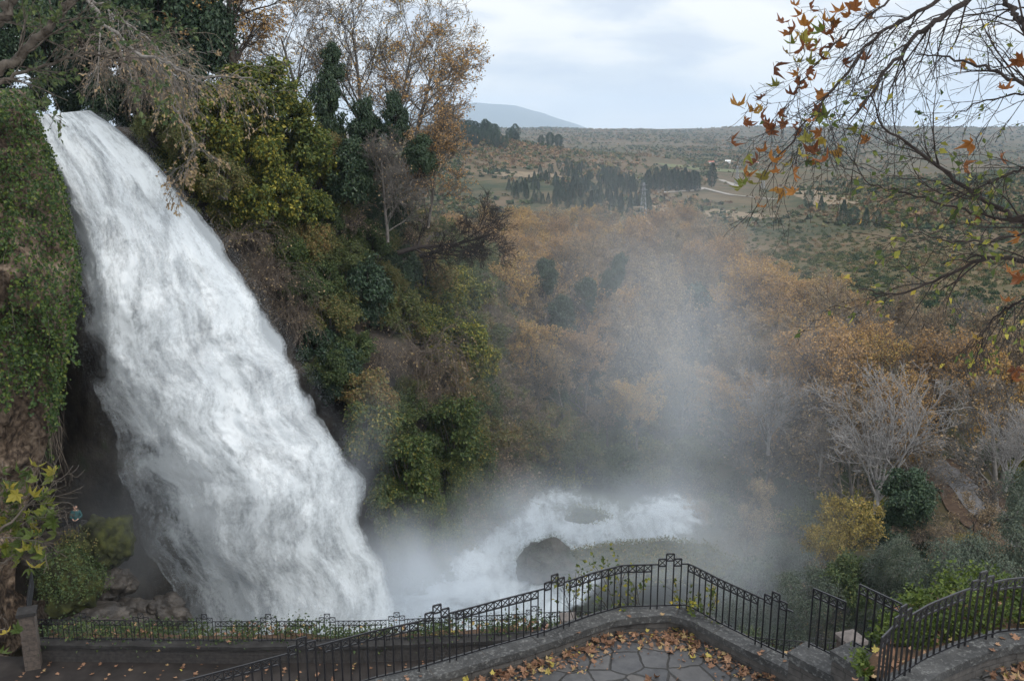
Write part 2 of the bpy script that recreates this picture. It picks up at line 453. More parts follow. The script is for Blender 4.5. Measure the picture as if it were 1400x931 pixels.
def lumps_proto(rng, radii, nl, lr, nleaf, lsize, bark, lmat, spray=0, hang=0.0, stems=9):
    """leafy bush: leaves spread through uneven lumps, sprays that break the outline, stems inside"""
    radii = np.asarray(radii, float)
    cen = rand_dirs(rng, nl) * rng.uniform(.35, 1, (nl, 1)) ** .5
    cen[:, 2] = cen[:, 2] * .8 + .25
    cen *= radii
    rad = lr * rng.uniform(.55, 1.25, nl)
    wgt = rad ** 2; k = rng.choice(nl, nleaf, p=wgt / wgt.sum())
    dr = rand_dirs(rng, nleaf)
    p = cen[k] + dr * (rad[k] * rng.uniform(.2, 1.08, nleaf) ** .45)[:, None]
    c = MB()
    dd = norm(dr * .6 + rand_dirs(rng, nleaf) * .8 + np.array([0, 0, -.45 - hang]))
    leaves(c, p, dd, norm(dr + rand_dirs(rng, nleaf) * .6 + np.array([0, 0, .5])), lsize * rng.uniform(.6, 1.35, nleaf), .75)
    a = MB()
    if spray:
        kk = rng.integers(0, nl, spray); out_ = norm(cen[kk] / radii + rng.normal(0, .5, (spray, 3)))
        sg, tips = grow(rng, cen[kk], out_, rad[kk] * rng.uniform(1.2, 2.2, spray), np.full(spray, .02), [dict(seg=4, wob=.15, up=-.12 - hang * .5, taper=.2)])
        seg_mesh(a, sg, (3,), .007)
        n2 = spray * 14
        p2, d2 = tip_points(rng, tips, n2, .3)
        leaves(c, p2 + rng.normal(0, lsize * .6, p2.shape), norm(d2 + rand_dirs(rng, n2)), rand_dirs(rng, n2) + np.array([0, 0, .8]), lsize * rng.uniform(.6, 1.3, n2), .75)
    st = rng.choice(nl, min(stems, nl), replace=False)
    base = np.stack([rng.normal(0, .25, len(st)), rng.normal(0, .25, len(st)), np.full(len(st), -radii[2] * .7)], -1)
    tubes(a, base, cen[st], .05, .02, 4)
    return a.mesh('trunk', bark), c.mesh('crown', lmat)

def twig_proto(rng, n, length, spread, mat, droop=-.12, lev2=5, nleaf=0, lmat=None, lsize=.1, r=.02, ball=None):
    """tangle of thin arching stems"""
    d = rand_dirs(rng, n); d[:, 2] = np.abs(d[:, 2]) * 1.2 + .25
    d[:, :2] *= spread
    st = rng.normal(0, .35, (n, 3)) * np.array([1, 1, .3])
    sg, tips = grow(rng, st, d, length * rng.uniform(.6, 1.2, n), np.full(n, r),
                    [dict(seg=5, wob=.16, up=droop * .5, nc=lev2, ang=32, lf=.55, rf=.6, t0=.3), dict(seg=3, wob=.2, up=droop, nc=4, ang=38, lf=.6, rf=.65, t0=.2), dict(seg=2, wob=.25, up=droop)])
    a = MB(); seg_mesh(a, sg, (4, 3, 3), .006)
    c = MB()
    if nleaf:
        p, dd = tip_points(rng, tips, nleaf)
        leaves(c, p, norm(dd + rand_dirs(rng, nleaf)), rand_dirs(rng, nleaf), lsize * rng.uniform(.6, 1.3, nleaf), .75)
    return a.mesh('branches', mat), (c.mesh('leaves', lmat) if nleaf else None)

def conifer_proto(rng, h, r, kind):
    c = MB()
    n = 1500
    t = rng.uniform(0.0, 1, n) ** (.85)
    if kind == 'cypress':
        prof = np.interp(t, [0, .12, .4, .7, .88, 1], [.5, .85, 1, .66, .28, .02])
    elif kind == 'pine':
        prof = np.interp(t, [0, .2, .45, .75, .92, 1], [.12, .55, 1, .85, .45, .08])
    else:
        prof = np.interp(t, [0, .08, .3, .65, .85, 1], [.5, 1, .8, .40, .16, .01])
    a = rng.uniform(0, 2 * PI, n)
    lump = 1 + .35 * np.sin(a * 3 + t * 17) * np.sin(t * 23 + a)
    rad = r * prof * lump * rng.uniform(.25, 1, n) ** .5
    p = np.stack([np.cos(a) * rad, np.sin(a) * rad, t * h * .94 + h * .05], -1)
    d = np.stack([np.cos(a), np.sin(a), rng.normal(.5 if kind == 'cypress' else .0, .35, n)], -1)
    leaves(c, p, d, rand_dirs(rng, n) * .7 + np.array([0, 0, .8]), h * .06 * rng.uniform(.6, 1.3, n), .55)
    tubes(c, [(0, 0, 0)], [(0, 0, h * .8)], h * .018, .02, 5, 1)
    return c.mesh(kind, [M['conifer'], M['bark']])

rs = np.random.default_rng(11)
PR = {}
def lev(n1, n2, n3, n4, up=.08, ang=42, wob=.13, t0=.28):
    return [dict(seg=6, wob=.05, nc=n1, ang=ang, lf=.55, rf=.5, t0=t0, taper=.3), dict(seg=5, wob=wob, up=up, nc=n2, ang=38, lf=.55, rf=.55, t0=.25),
            dict(seg=4, wob=wob * 1.2, up=up * .8, nc=n3, ang=36, lf=.6, rf=.6, t0=.2), dict(seg=3, wob=wob * 1.3, up=up * .5, nc=n4, ang=34, lf=.65, rf=.65, t0=.15), dict(seg=2, wob=.2, up=0)]
# autumn trees of the wood, seen at 80..220 m
PR['autumn'] = [tree_proto(np.random.default_rng(100 + i), 8.8, lev(13, 8, 6, 4, up=.09), .22, 11000, .17, M['greybark'], M['orange'], rmin=.012) for i in range(3)]
PR['rust'] = [tree_proto(np.random.default_rng(120 + i), 8.0, lev(12, 7, 6, 4, up=.07), .2, 6500, .155, M['greybark'], M['rust'], rmin=.012) for i in range(2)]
def spread_lv(): return [dict(seg=3, wob=.05, nc=9, ang=30, lf=2.4, rf=.55, t0=.3, taper=.6), dict(seg=8, wob=.13, up=.10, nc=8, ang=36, lf=.5, rf=.6, t0=.25, taper=.3), dict(seg=5, wob=.15, up=.07, nc=6, ang=36, lf=.55, rf=.6, t0=.2), dict(seg=4, wob=.17, up=.04, nc=4, ang=36, lf=.6, rf=.65, t0=.15), dict(seg=2, wob=.2, up=.02)]
PR['bare'] = [tree_proto(np.random.default_rng(140 + i), 1.7, spread_lv(), .15, 0, .1, M['palebark'], None, rmin=.009) for i in range(2)]
PR['dimbare'] = [tree_proto(np.random.default_rng(150 + i), 4.6, lev(9, 7, 5, 4, up=.10, ang=42, t0=.1), .15, 500, .12, M['greybark'], M['rust'], rmin=.010) for i in range(2)]
PR['ygreen'] = [lumps_proto(np.random.default_rng(160 + i), (2.1, 1.7, 1.9), 30, .5, 6500, .21, M['bark'], M['ygreen'], 170, .15) for i in range(3)]
PR['hang'] = [lumps_proto(np.random.default_rng(170 + i), (1.7, 1.3, 2.4), 32, .46, 6500, .18, M['bark'], M['hangleaf'], 180, .6) for i in range(2)]
PR['olive'] = [lumps_proto(np.random.default_rng(270 + i), (2.1, 1.8, 1.9), 30, .5, 5200, .18, M['greybark'], M['olive'], 170, .2, 16) for i in range(3)]
PR['green'] = [lumps_proto(np.random.default_rng(180 + i), (1.9, 1.7, 1.6), 24, .58, 6500, .19, M['bark'], M['green'], 90, .2) for i in range(2)]
PR['ivy'] = [lumps_proto(np.random.default_rng(190 + i), (1.5, 1.4, 2.6), 30, .6, 8500, .20, M['darkbark'], M['ivy'], 110, .5) for i in range(3)]
PR['yellow'] = [lumps_proto(np.random.default_rng(200 + i), (1.9, 1.7, 1.9), 28, .5, 2600, .15, M['bark'], M['yellow'], 170, .0, 16) for i in range(2)]
PR['greygreen'] = [lumps_proto(np.random.default_rng(210 + i), (1.8, 1.6, 1.8), 20, .75, 7000, .12, M['greybark'], M['greygreen'], 120, .5) for i in range(2)]
PR['twig'] = [twig_proto(np.random.default_rng(220 + i), 34, 2.5, 1.0, M['drytwig'], -.16, 5, 500, M['rust'], .13) for i in range(2)]
PR['droop'] = [twig_proto(np.random.default_rng(230 + i), 40, 2.8, 1.1, M['drytwig'], -.45, 5, 350, M['rust'], .12) for i in range(2)]
PR['cypress'] = [conifer_proto(np.random.default_rng(240 + i), 10, 1.7, 'cypress') for i in range(3)]
PR['pine'] = [conifer_proto(np.random.default_rng(250 + i), 9, 2.6, 'pine') for i in range(3)]
PR['spruce'] = [conifer_proto(np.random.default_rng(260 + i), 9, 2.0, 'spruce') for i in range(2)]

prng = np.random.default_rng(5)
def plant(name, proto, loc, scale, label, cat, group=None, rotz=None, tilt=(0, 0), sz=None):
    k = PR[proto][prng.integers(len(PR[proto]))] if isinstance(proto, str) else proto
    rz = prng.uniform(0, 2 * PI) if rotz is None else rotz
    if isinstance(k, tuple):
        o = thing(name, label, cat, loc, group)
        for me in k:
            if me is not None: link(me.name.split('.')[0], me, o)
    else:
        o = tag(link(name, k, None, loc), label, cat, group)
    o.rotation_euler = (tilt[0], tilt[1], rz)
    o.scale = (scale, scale, scale * (sz or 1))
    return o

# ------------------------------------------------------------------ waterfall
LE = np.array([(40, 158, 45), (52, 200, 44.6), (82, 285, 44.4), (98, 380, 44.4), (102, 450, 44.5), (117, 530, 44.8), (144, 600, 45), (173, 670, 45.4), (192, 740, 45.8), (213, 800, 46.2), (234, 860, 46.6), (252, 930, 47)])
RE = np.array([(128, 150, 51), (165, 172, 51), (208, 213, 50.7), (255, 275, 50.4), (305, 328, 50.2), (352, 398, 50), (405, 485, 50), (452, 565, 50), (492, 642, 50), (514, 705, 50), (532, 770, 50.2), (550, 845, 50.4), (568, 940, 50.6)])
def along(E, t):
    q = np.concatenate([[0], np.cumsum(np.hypot(*np.diff(E[:, :2], axis=0).T))]); q /= q[-1]
    return np.stack([np.interp(t, q, E[:, i]) for i in range(3)], -1)
def fall_pt(u, v, bulge=1.0):
    a, b = along(LE, v), along(RE, v)
    k = a * (1 - u[..., None]) + b * u[..., None]
    d = k[..., 2] - bulge * 2.2 * np.sin(np.clip(u, 0, 1) * PI) ** .7
    return P(k[..., 0], k[..., 1], d)

def water_mat(name, base, dark, cover, thin):
    """foam: white where the water is thick and broken, see-through where it thins out"""
    m, nt, out = new_mat(name)
    uv = N(nt, 'ShaderNodeUVMap', uv_map='flow')
    ed = N(nt, 'ShaderNodeAttribute', attribute_name='edge').outputs['Fac']
    m1 = N(nt, 'ShaderNodeMapping', inp={'Vector': uv.outputs[0], 'Scale': (.48, .30, 1)})
    m2 = N(nt, 'ShaderNodeMapping', inp={'Vector': uv.outputs[0], 'Scale': (2.0, .55, 1)})
    m3 = N(nt, 'ShaderNodeMapping', inp={'Vector': uv.outputs[0], 'Scale': (4.4, 3.3, 1)})
    n1 = N(nt, 'ShaderNodeTexNoise', inp={'Vector': m1.outputs[0], 'Scale': 1.0, 'Detail': 6, 'Roughness': .60, 'Distortion': 1.1}).outputs[0]
    n2 = N(nt, 'ShaderNodeTexNoise', inp={'Vector': m2.outputs[0], 'Scale': 1.0, 'Detail': 6, 'Roughness': .65, 'Distortion': .3}).outputs[0]
    n3 = N(nt, 'ShaderNodeTexNoise', inp={'Vector': m3.outputs[0], 'Scale': 1.4, 'Detail': 8, 'Roughness': .8}).outputs[0]
    s = math_(nt, 'MULTIPLY_ADD', math_(nt, 'SUBTRACT', n1, .5), 1.15, math_(nt, 'MULTIPLY', math_(nt, 'SUBTRACT', n2, .5), .55))
    s = math_(nt, 'MULTIPLY_ADD', math_(nt, 'SUBTRACT', n3, .5), .66, s)
    a = math_(nt, 'MULTIPLY_ADD', ed, thin, s)
    alpha = math_(nt, 'MULTIPLY', math_(nt, 'ADD', a, cover), 1.9, clamp=True)
    c = ramp(nt, math_(nt, 'ADD', s, .5), [(.15, dark), (.48, base), (.85, tuple(min(.95, x * 1.13) for x in base))])
    df = N(nt, 'ShaderNodeBsdfDiffuse', inp={'Color': c})
    tl = N(nt, 'ShaderNodeBsdfTranslucent', inp={'Color': c})
    gl = N(nt, 'ShaderNodeBsdfGlossy', inp={'Roughness': .35})
    mx = N(nt, 'ShaderNodeMixShader', inp={0: .35, 1: df.outputs[0], 2: tl.outputs[0]})
    mx = N(nt, 'ShaderNodeMixShader', inp={0: .05, 1: mx.outputs[0], 2: gl.outputs[0]})
    bp = N(nt, 'ShaderNodeBump', inp={'Strength': .22, 'Distance': .15, 'Height': math_(nt, 'ADD', s, 0.5)})
    for nd in (df, tl, gl): nt.links.new(bp.outputs[0], nd.inputs['Normal'])
    tr = N(nt, 'ShaderNodeBsdfTransparent')
    mo = N(nt, 'ShaderNodeMixShader', inp={0: alpha, 1: tr.outputs[0], 2: mx.outputs[0]})
    nt.links.new(mo.outputs[0], out.inputs[0])
    return m

def sheet(name, V, uvs, edge, mat, parent=None):
    fc = grid_faces(*V.shape[:2])[:, ::-1]
    if name == 'river': fc = fc[edge.ravel()[fc].max(1) > .01]
    mb = MB(); mb.add(V, fc, 0, True)
    me = mb.mesh(name, mat)
    lay = me.uv_layers.new(name='flow')
    vi = np.zeros(len(me.loops), np.int32); me.loops.foreach_get('vertex_index', vi)
    lay.data.foreach_set('uv', uvs.reshape(-1, 2)[vi].ravel())
    at = me.attributes.new('edge', 'FLOAT', 'POINT'); at.data.foreach_set('value', edge.ravel())
    return link(name, me, parent)

U, Vv = np.meshgrid(np.linspace(0, 1, 190), np.linspace(0, 1, 330), indexing='ij')
base = fall_pt(U, Vv)
wid = 9 + 4 * Vv
uvm = np.stack([U * wid, Vv * 31], -1)
def fall_layer(name, amp, push, u0, u1, mat, seed, edgew, parent=None):
    uu = u0 + (u1 - u0) * U
    ragl = .05 * fbm(np.stack([Vv * 14, Vv * 0 + 1, Vv * 0], -1), 4, seed) ; ragr = .035 * fbm(np.stack([Vv * 16, Vv * 0 + 9, Vv * 0], -1), 4, seed)
    uu = uu + ragl * (1 - U) + ragr * U
    B = fall_pt(uu, Vv)
    q = np.stack([U * wid * .28, Vv * 31 * .13, U * 0 + seed], -1)
    n1 = fbm(q, 3, seed, .45); n2 = fbm(q * np.array([2.2, 3.4, 1]) + n1[..., None] * .4, 4, seed + 7, .6)
    out_ = P(700, 300, 1.0) * -1
    out_ = norm(out_ + np.array([.5, 0, .1]))
    B = B + (push + amp * n1 + amp * .12 * np.abs(n2))[..., None] * out_ * sstep(0, .05, Vv)[..., None]
    e = np.minimum(sstep(0, 1, U / (edgew + .42 * Vv ** 1.3)), sstep(0, edgew * .7, 1 - U))
    return sheet(name, B, uvm + np.array([seed * 7.3, seed * 3.1]), e, mat, parent)
M['water_back'] = water_mat('thin_water', (.36, .39, .41), (.16, .18, .195), .10, .75)
M['water_mid'] = water_mat('white_water', (.63, .67, .69), (.46, .49, .51), -.50, .92)
M['strand'] = water_mat('strand_water', (.50, .54, .56), (.30, .33, .35), -.66, .85)
M['water_front'] = water_mat('foam_water', (.67, .70, .72), (.54, .57, .59), -.98, .95)
wf = tag(link('waterfall', None), 'tall white waterfall plunging off the ivy cliff', kind='structure')
fall_layer('water_sheet', .35, -.4, .02, .985, M['water_back'], 2, .10, wf)
fall_layer('foam_sheet', .75, .15, .0, 1.0, M['water_mid'], 5, .16, wf)
fall_layer('spray_sheet', .85, .65, .03, .99, M['water_front'], 8, .22, wf)
# separate strands that leave the left side of the fall, down its lower half
for i, (x0, y0, x1, y1, x2, y2, wd) in enumerate([][:0] and [(100, 465, 140, 560, 195, 700, .5), (108, 500, 165, 610, 222, 775, .6), (95, 470, 128, 520, 150, 590, .35), (165, 640, 200, 720, 228, 815, .4), (188, 660, 222, 760, 250, 850, .6)]):
    t = np.linspace(0, 1, 90); s = np.linspace(-.5, .5, 8)
    cx = (1 - t) ** 2 * x0 + 2 * t * (1 - t) * x1 + t * t * x2; cyy = (1 - t) ** 2 * y0 + 2 * t * (1 - t) * y1 + t * t * y2
    c = P(cx, cyy, 45.6 + 0 * t)
    V = c[None] + (s[:, None, None] * np.array([1, .25, .15]) * wd) * (0.5 + t)[None, :, None]
    V = V + .12 * fbm(V * 1.3, 3, 40 + i)[..., None]
    E = np.minimum(sstep(0, .45, s + .5), sstep(0, .45, .5 - s))[:, None] * np.sin(np.clip(t * 1.1, 0, 1) * PI)[None] ** .5
    uvv = np.stack([np.broadcast_to(s[:, None] * 1.3, E.shape), np.broadcast_to(t[None] * 12, E.shape)], -1) + i * 5.
    sheet('water_strand', V, uvv, E, M['strand'], wf)
# flying drops
M['drops'] = plain_mat('water_drop', (.62, .66, .69), .5)
nd = 60000
r5 = np.random.default_rng(77)
uu = r5.uniform(-.03, 1.035, nd); pick = r5.random(nd) < .5
uu[pick] = np.where(r5.random(pick.sum()) < .68, 1.0 - r5.normal(0, .020, pick.sum()), r5.normal(.05, .035, pick.sum()))
vv = r5.uniform(.01, 1, nd)
pp = fall_pt(uu, vv)
toeye = norm(-pp)
pp = pp + toeye * (r5.uniform(.2, 2.0, nd) * np.clip(vv * 3, .3, 1))[:, None] + r5.normal(0, .14, (nd, 3))
mb = MB(); sz = r5.uniform(.006, .014, nd)
leaves(mb, pp, norm(np.array([.42, 0, -.9]) + r5.normal(0, .35, (nd, 3))), rand_dirs(r5, nd), sz, .8)
link('drops', mb.mesh('drops', M['drops']), wf)['kind'] = 'stuff'

# ------------------------------------------------------------------ river and pool
nu, nv = 260, 190
px, py = np.meshgrid(np.linspace(430, 1090, nu), np.concatenate([np.linspace(665, 760, 120), np.linspace(762, 930, 70)]), indexing='ij')
V = on_plane(px, py, -27.3)
nn = fbm(V * np.array([.22, .22, 1]), 5, 31, .55); n2 = np.abs(fbm(V * np.array([.8, .5, 1]), 4, 33, .6))
V[..., 2] += .45 * nn + .22 * n2 + .5 * sstep(760, 700, py)
M['river'] = water_mat('river_water', (.52, .57, .60), (.15, .18, .20), -.16, .62)
top_ = np.interp(px, [540, 600, 640, 700, 730, 780, 830, 860, 885, 925, 965, 1000], [800, 775, 742, 702, 678, 664, 690, 690, 680, 677, 690, 720])
bot_ = np.interp(px, [690, 760, 830, 985], [960, 860, 790, 765])
ed = sstep(top_ - 5 + 7 * nn, top_ + 26 + 9 * nn, py) * sstep(1000, 930, px + 26 * nn) * sstep(bot_ + 12, bot_ - 8, py)
riv = sheet('river', V, V[..., :2] * .8, ed, M['river'])
tag(riv, 'white churning river below the waterfall', kind='structure')

# rocks and mossy mounds
M['moss'] = noise_mat('mossy_rock', [(.3, (.014, .013, .010)), (.45, (.025, .028, .011)), (.6, (.046, .050, .014)), (.8, (.075, .072, .022))], 2.2, 8, .95, .8, .12)
M['graymoss'] = noise_mat('grey_mossy_rock', [(.3, (.030, .032, .028)), (.5, (.055, .060, .042)), (.75, (.09, .095, .06))], 1.6, 8, .95, .8, .12)
M['rock'] = noise_mat('tan_rock', [(.28, (.018, .013, .010)), (.42, (.065, .046, .033)), (.56, (.15, .11, .078)), (.75, (.26, .20, .15))], 1.1, 10, .9, 1.0, .5, (1, 1, .7), s2=5.0)
M['darkrock'] = noise_mat('dark_rock', [(.3, (.012, .011, .010)), (.55, (.045, .038, .032)), (.8, (.10, .085, .07))], 1.6, 9, .6, .9, .2, spec=.4)
SPH = icosphere(4)
def rock(name, c, r, mat, label, cat, seed, amp=.28, fr=1.3, parent=None, group=None):
    v, f = SPH
    n = fbm(v * fr + seed * 3.7, 5, seed, .55)
    q = v * (1 + amp * n)[:, None] * np.asarray(r)
    mb = MB(); mb.add(q, f, 0, True)
    o = link(name, mb.mesh(name, mat), parent, tuple(c))
    if label: tag(o, label, cat, group)
    return o
def leaf_cover(o, n, size, mat, name, rng, up=.2, thick=.15):
    """leaves growing over a rock, a part of it"""
    me = o.data
    co = np.zeros(len(me.vertices) * 3); me.vertices.foreach_get('co', co); co = co.reshape(-1, 3)
    no = norm(co)
    k = rng.integers(0, len(co), n * 3); k = k[no[k, 2] > up][:n]
    p = co[k] + rng.normal(0, .12, (len(k), 3)) + no[k] * rng.uniform(0, thick, (len(k), 1))
    mb = MB(); leaves(mb, p, norm(no[k] * .5 + rand_dirs(rng, len(k))), no[k] + .5 * rand_dirs(rng, len(k)), size * rng.uniform(.6, 1.3, len(k)), .75)
    c_ = link(name, mb.mesh(name, mat), o); c_['kind'] = 'stuff'
    return c_
rk = np.random.default_rng(3)
o = rock('boulder', P(750, 776, 57), (1.95, 1.6, 1.5), M['darkrock'], 'big dark boulder with a mossy top standing in the river', 'boulder', 4, .26, 1.4)
leaf_cover(o, 9000, .055, M['greygreen'], 'moss', rk, .2, .03)
o = rock('mossy_bank', P(890, 772, 58), (4.6, 2.2, 1.0), M['graymoss'], 'low grassy bank in the mist right of the dark boulder', 'river bank', 6)
leaf_cover(o, 7000, .13, M['olive'], 'grass', rk, .0, .3)
o = rock('mossy_mound', P(806, 716, 65), (1.6, 1.2, .95), M['graymoss'], 'rounded mossy mound with white water running round both its sides', 'mound', 8)
leaf_cover(o, 1500, .12, M['olive'], 'grass', rk, .0, .2)
for i, (x, y, d, r, ) in enumerate([(150, 800, 44, (1.1, 1, .8)), (180, 838, 43.5, (1.5, 1, .8)), (228, 836, 43.5, (1.0, .8, .7)), (130, 850, 41, (1.6, 1.2, .7))]):
    rock('rock', P(x, y, d), r, M['darkrock'], ['brown rock at the foot of the mossy mound', 'wide dark rock behind the lower railing beside the splash', 'small wet rock washed by the edge of the fall', 'flat dark rock low behind the railing near the stone pillar'][i], 'rock', 12 + i, .4)
o = rock('moss_mound', P(98, 800, 41), (1.15, 1.2, 1.3), M['moss'], 'olive moss covered mound above the lower railing', 'mound', 20, .28, 1.6)
leaf_cover(o, 2600, .11, M['green'], 'ivy', rk, -.1, .3)
o = rock('moss_mound', P(148, 740, 45), (1.1, 1.2, 1.3), M['moss'], 'taller dark mossy mound under the cave beside the fall', 'mound', 23, .26, 1.6)
o = rock('moss_mound', P(108, 748, 44.3), (.95, .8, .75), M['moss'], 'yellowish hanging moss cushion between the two darker mounds', 'mound', 25, .25)
leaf_cover(o, 700, .10, M['olive'], 'grass', rk, .1, .2)

# ------------------------------------------------------------------ ivy cliff on the left
SIL = np.array([(40, 128, 42), (60, 190, 41.5), (82, 250, 41), (97, 310, 41), (106, 372, 41), (100, 430, 41), (88, 490, 41), (80, 545, 41.3), (66, 600, 41.8), (52, 650, 42.3), (34, 700, 43), (22, 780, 44), (14, 900, 45)])
U, T = np.meshgrid(np.linspace(0, 1, 110), np.linspace(0, 1, 130), indexing='ij')
sil = along(SIL, T)
lx = -260 + 60 * T
pxx = np.where(U < .7, lx + (sil[..., 0] - lx) * (U / .7), sil[..., 0] - 30 * ((U - .7) / .3))
dd = np.where(U < .7, 36 + (sil[..., 2] - 36) * (U / .7) ** 1.6, sil[..., 2] + 12 * ((U - .7) / .3))
V = P(pxx, sil[..., 1], dd)
V = V + (fbm(V * .38, 5, 51, .55) * 1.25)[..., None] * np.array([.4, -.8, .1]) * (1 - .5 * sstep(.6, .75, U))[..., None]
V = V + ((1 - 2 * np.abs(noise3(V * 1.1, 57))) * .35 + fbm(V * 2.2, 3, 58) * .2)[..., None] * np.array([.5, -.8, .2]) * sstep(480, 560, sil[..., 1])[..., None]
V = np.concatenate([V, V[:, -1:] + np.array([-1, 8, -1.])], 1)
V = np.concatenate([V[:, :1] + np.array([-8, 14, .8]), V], 1)
mb = MB(); mb.add(V, grid_faces(*V.shape[:2])[:, ::-1], 0, True)
tag(link('rock_cliff', mb.mesh('rock_cliff', M['rock'])), 'tan rock cliff overgrown with ivy left of the waterfall', kind='structure')
# ivy curtain on it
ri = np.random.default_rng(61)
G = V[:, 1:-1]
n = 42000
iu = ri.integers(0, G.shape[0] * .78, n).astype(int); it = ri.integers(0, G.shape[1], n)
p = G[iu, it]
q = project = None
def project(v):
    x, y, z = v[..., 0], v[..., 1], v[..., 2]
    d = y * CP - z * SP; yc = y * SP + z * CP
    return 700 + F * x / d, 465 - F * yc / d, d
ppx, ppy, _ = project(p)
bare = np.exp(-(((ppx - 2) / 16) ** 2 + ((ppy - 385) / 34) ** 2)) + np.exp(-(((ppx - 20) / 42) ** 2 + ((ppy - 590) / 52) ** 2)) + sstep(600, 640, ppy)
keep = (bare + .42 * fbm(p * .7, 3, 5)) < .36
p = p[keep]
cl_ = .75 * (fbm(p * .6, 3, 66) + .6)[:, None]
p = p + np.array([.45, -.85, .1]) * (ri.uniform(-.05, .5, (len(p), 1)) + cl_) + ri.normal(0, .1, p.shape)
mb = MB(); leaves(mb, p, norm(np.array([.3, -.5, -.8]) + .8 * rand_dirs(ri, len(p))), np.array([.3, -.8, .5]) + .6 * rand_dirs(ri, len(p)), ri.uniform(.08, .15, len(p)) * ri.choice([1, 1, 1.5], len(p)), .85)
k_ = ri.choice(len(p), 150); sg2, tp2 = grow(ri, p[k_] + np.array([.1, -.35, 0]), np.array([.25, -.45, -.6]) + .35 * rand_dirs(ri, 150), ri.uniform(.7, 2.3, 150), np.full(150, .015), [dict(seg=6, wob=.2, up=-.28)])
pl_, dl_ = tip_points(ri, tp2, 8000, .02)
leaves(mb, pl_ + ri.normal(0, .10, pl_.shape), norm(np.array([.2, -.5, -.8]) + .8 * rand_dirs(ri, 8000)), np.array([.3, -.8, .5]) + .6 * rand_dirs(ri, 8000), ri.uniform(.09, .2, 8000), .85)
st = p[ri.choice(len(p), 260)]
sg, _ = grow(ri, st, np.array([.1, -.3, -1]) + .4 * rand_dirs(ri, 260), ri.uniform(.5, 1.8, 260), np.full(260, .015), [dict(seg=4, wob=.2, up=-.2)])
iv = thing('ivy', 'bright green ivy curtain covering the left rock cliff', 'ivy', (0, 0, 0))
link('foliage', mb.mesh('foliage', M['ivywall']), iv)
mb = MB(); seg_mesh(mb, sg, (3,)); link('stems', mb.mesh('stems', M['drytwig']), iv)
# roots hanging under the overhang
rt = np.random.default_rng(62)
st = P(rt.uniform(50, 80, 26), rt.uniform(520, 590, 26), rt.uniform(40.6, 42, 26))
sg, _ = grow(rt, st, np.array([0, 0, -1]) + .15 * rand_dirs(rt, 26), rt.uniform(1.2, 3.2, 26), np.full(26, .016), [dict(seg=5, wob=.08, up=-.1, nc=2, ang=20, lf=.5), dict(seg=3, wob=.15, up=-.2)])
mb = MB(); seg_mesh(mb, sg, (3, 3)); tag(link('hanging_roots', mb.mesh('hanging_roots', M['drytwig'])), 'dry roots hanging under the rock overhang', 'roots')

# ------------------------------------------------------------------ plants on the slope right of the fall
sg_s, sg_t = np.meshgrid(np.linspace(0, 8.2, 160), np.linspace(0, 1, 90), indexing='ij')
SV = slope_pts(sg_s, sg_t).reshape(-1, 3)
spx, spy, sdp = project(SV)
def slope_depth(x, y):
    k = np.argmin((spx - x) ** 2 + (spy - y) ** 2)
    return sdp[k]
WIDTH = dict(olive=5.4, ygreen=5.2, hang=4.9, green=5.2, ivy=4.4, yellow=5.0, greygreen=5.0, twig=5.0, droop=5.2)
def bush(proto, x, y, wpx, label, cat='shrub', group=None, off=1.0, d=None, sz=None, name=None):
    d = (slope_depth(x, y) - off) if d is None else d
    return plant(name or {'ivy': 'ivy_tree', 'twig': 'twiggy_shrub', 'droop': 'twiggy_shrub'}.get(proto, 'shrub'), proto, P(x, y, d), wpx * d / F / WIDTH[proto], label, cat, group, sz=sz)

bush('ygreen', 330, 200, 130, 'large yellow green bush bulging over the right edge of the fall', off=3.0)
bush('ygreen', 395, 215, 130, 'yellow speckled bush at the right of the large one above the fall', off=3.0)
bush('ygreen', 280, 160, 120, 'green bush with rusty leaves close under the dark ivy tree', off=2.5)
bush('ygreen', 350, 130, 120, 'upper yellowing bush in front of the orange plane tree', off=2.5)
bush('ygreen', 365, 275, 120, 'bush full of yellow leaves hanging lowest over the dry twigs', off=3.0)
bush('ygreen', 385, 165, 95, 'yellowing bush top between the orange plane tree and the ivy', off=2.0)
bush('olive', 430, 205, 80, 'olive bush at the left foot of the ivy columns', off=2.0)
bush('olive', 300, 250, 90, 'rust mottled bush hanging at the left of the yellow bushes', off=3.4)
bush('olive', 250, 200, 70, 'small rusty bush over the upper edge of the fall', off=3.0)
bush('ygreen', 415, 290, 90, 'pale yellow green bush above the brown twigs', off=2.5)
bush('hang', 400, 360, 80, 'narrow yellow green creeper hanging beside the spray', off=2.0)
bush('ygreen', 622, 478, 100, 'bright yellow green bush halfway down the slope', off=5.5)
bush('ygreen', 655, 500, 70, 'small yellow green bush beside the bright one', off=5.0)
bush('hang', 510, 600, 110, 'yellow green bush hanging just right of the fall', off=3.2)
bush('hang', 550, 655, 125, 'largest hanging bush low over the misty pool', off=3.0)
bush('olive', 500, 545, 95, 'olive bush above the hanging yellow green ones', off=2.5)
bush('green', 455, 505, 80, 'green bush beside the middle of the fall', off=2.0)
bush('hang', 530, 700, 90, 'dim hanging creeper at the foot of the fall', off=2.0)
bush('hang', 615, 600, 120, 'speckled hanging bush right of the lowest one', off=3.0)
bush('hang', 585, 720, 75, 'tip of yellow green growth dangling lowest into the mist', off=2.5)
bush('twig', 675, 680, 130, 'brown bristly bush mound beside the white water', off=2.0)
bush('twig', 640, 720, 90, 'smaller dark bristly bush at the foot of the slope', off=1.5)
bush('droop', 580, 485, 140, 'grey brown curtain of drooping dry stems in the slope middle', off=3.2)
bush('droop', 360, 385, 120, 'dark brown tangle of hanging twigs over the spray', off=2.0)
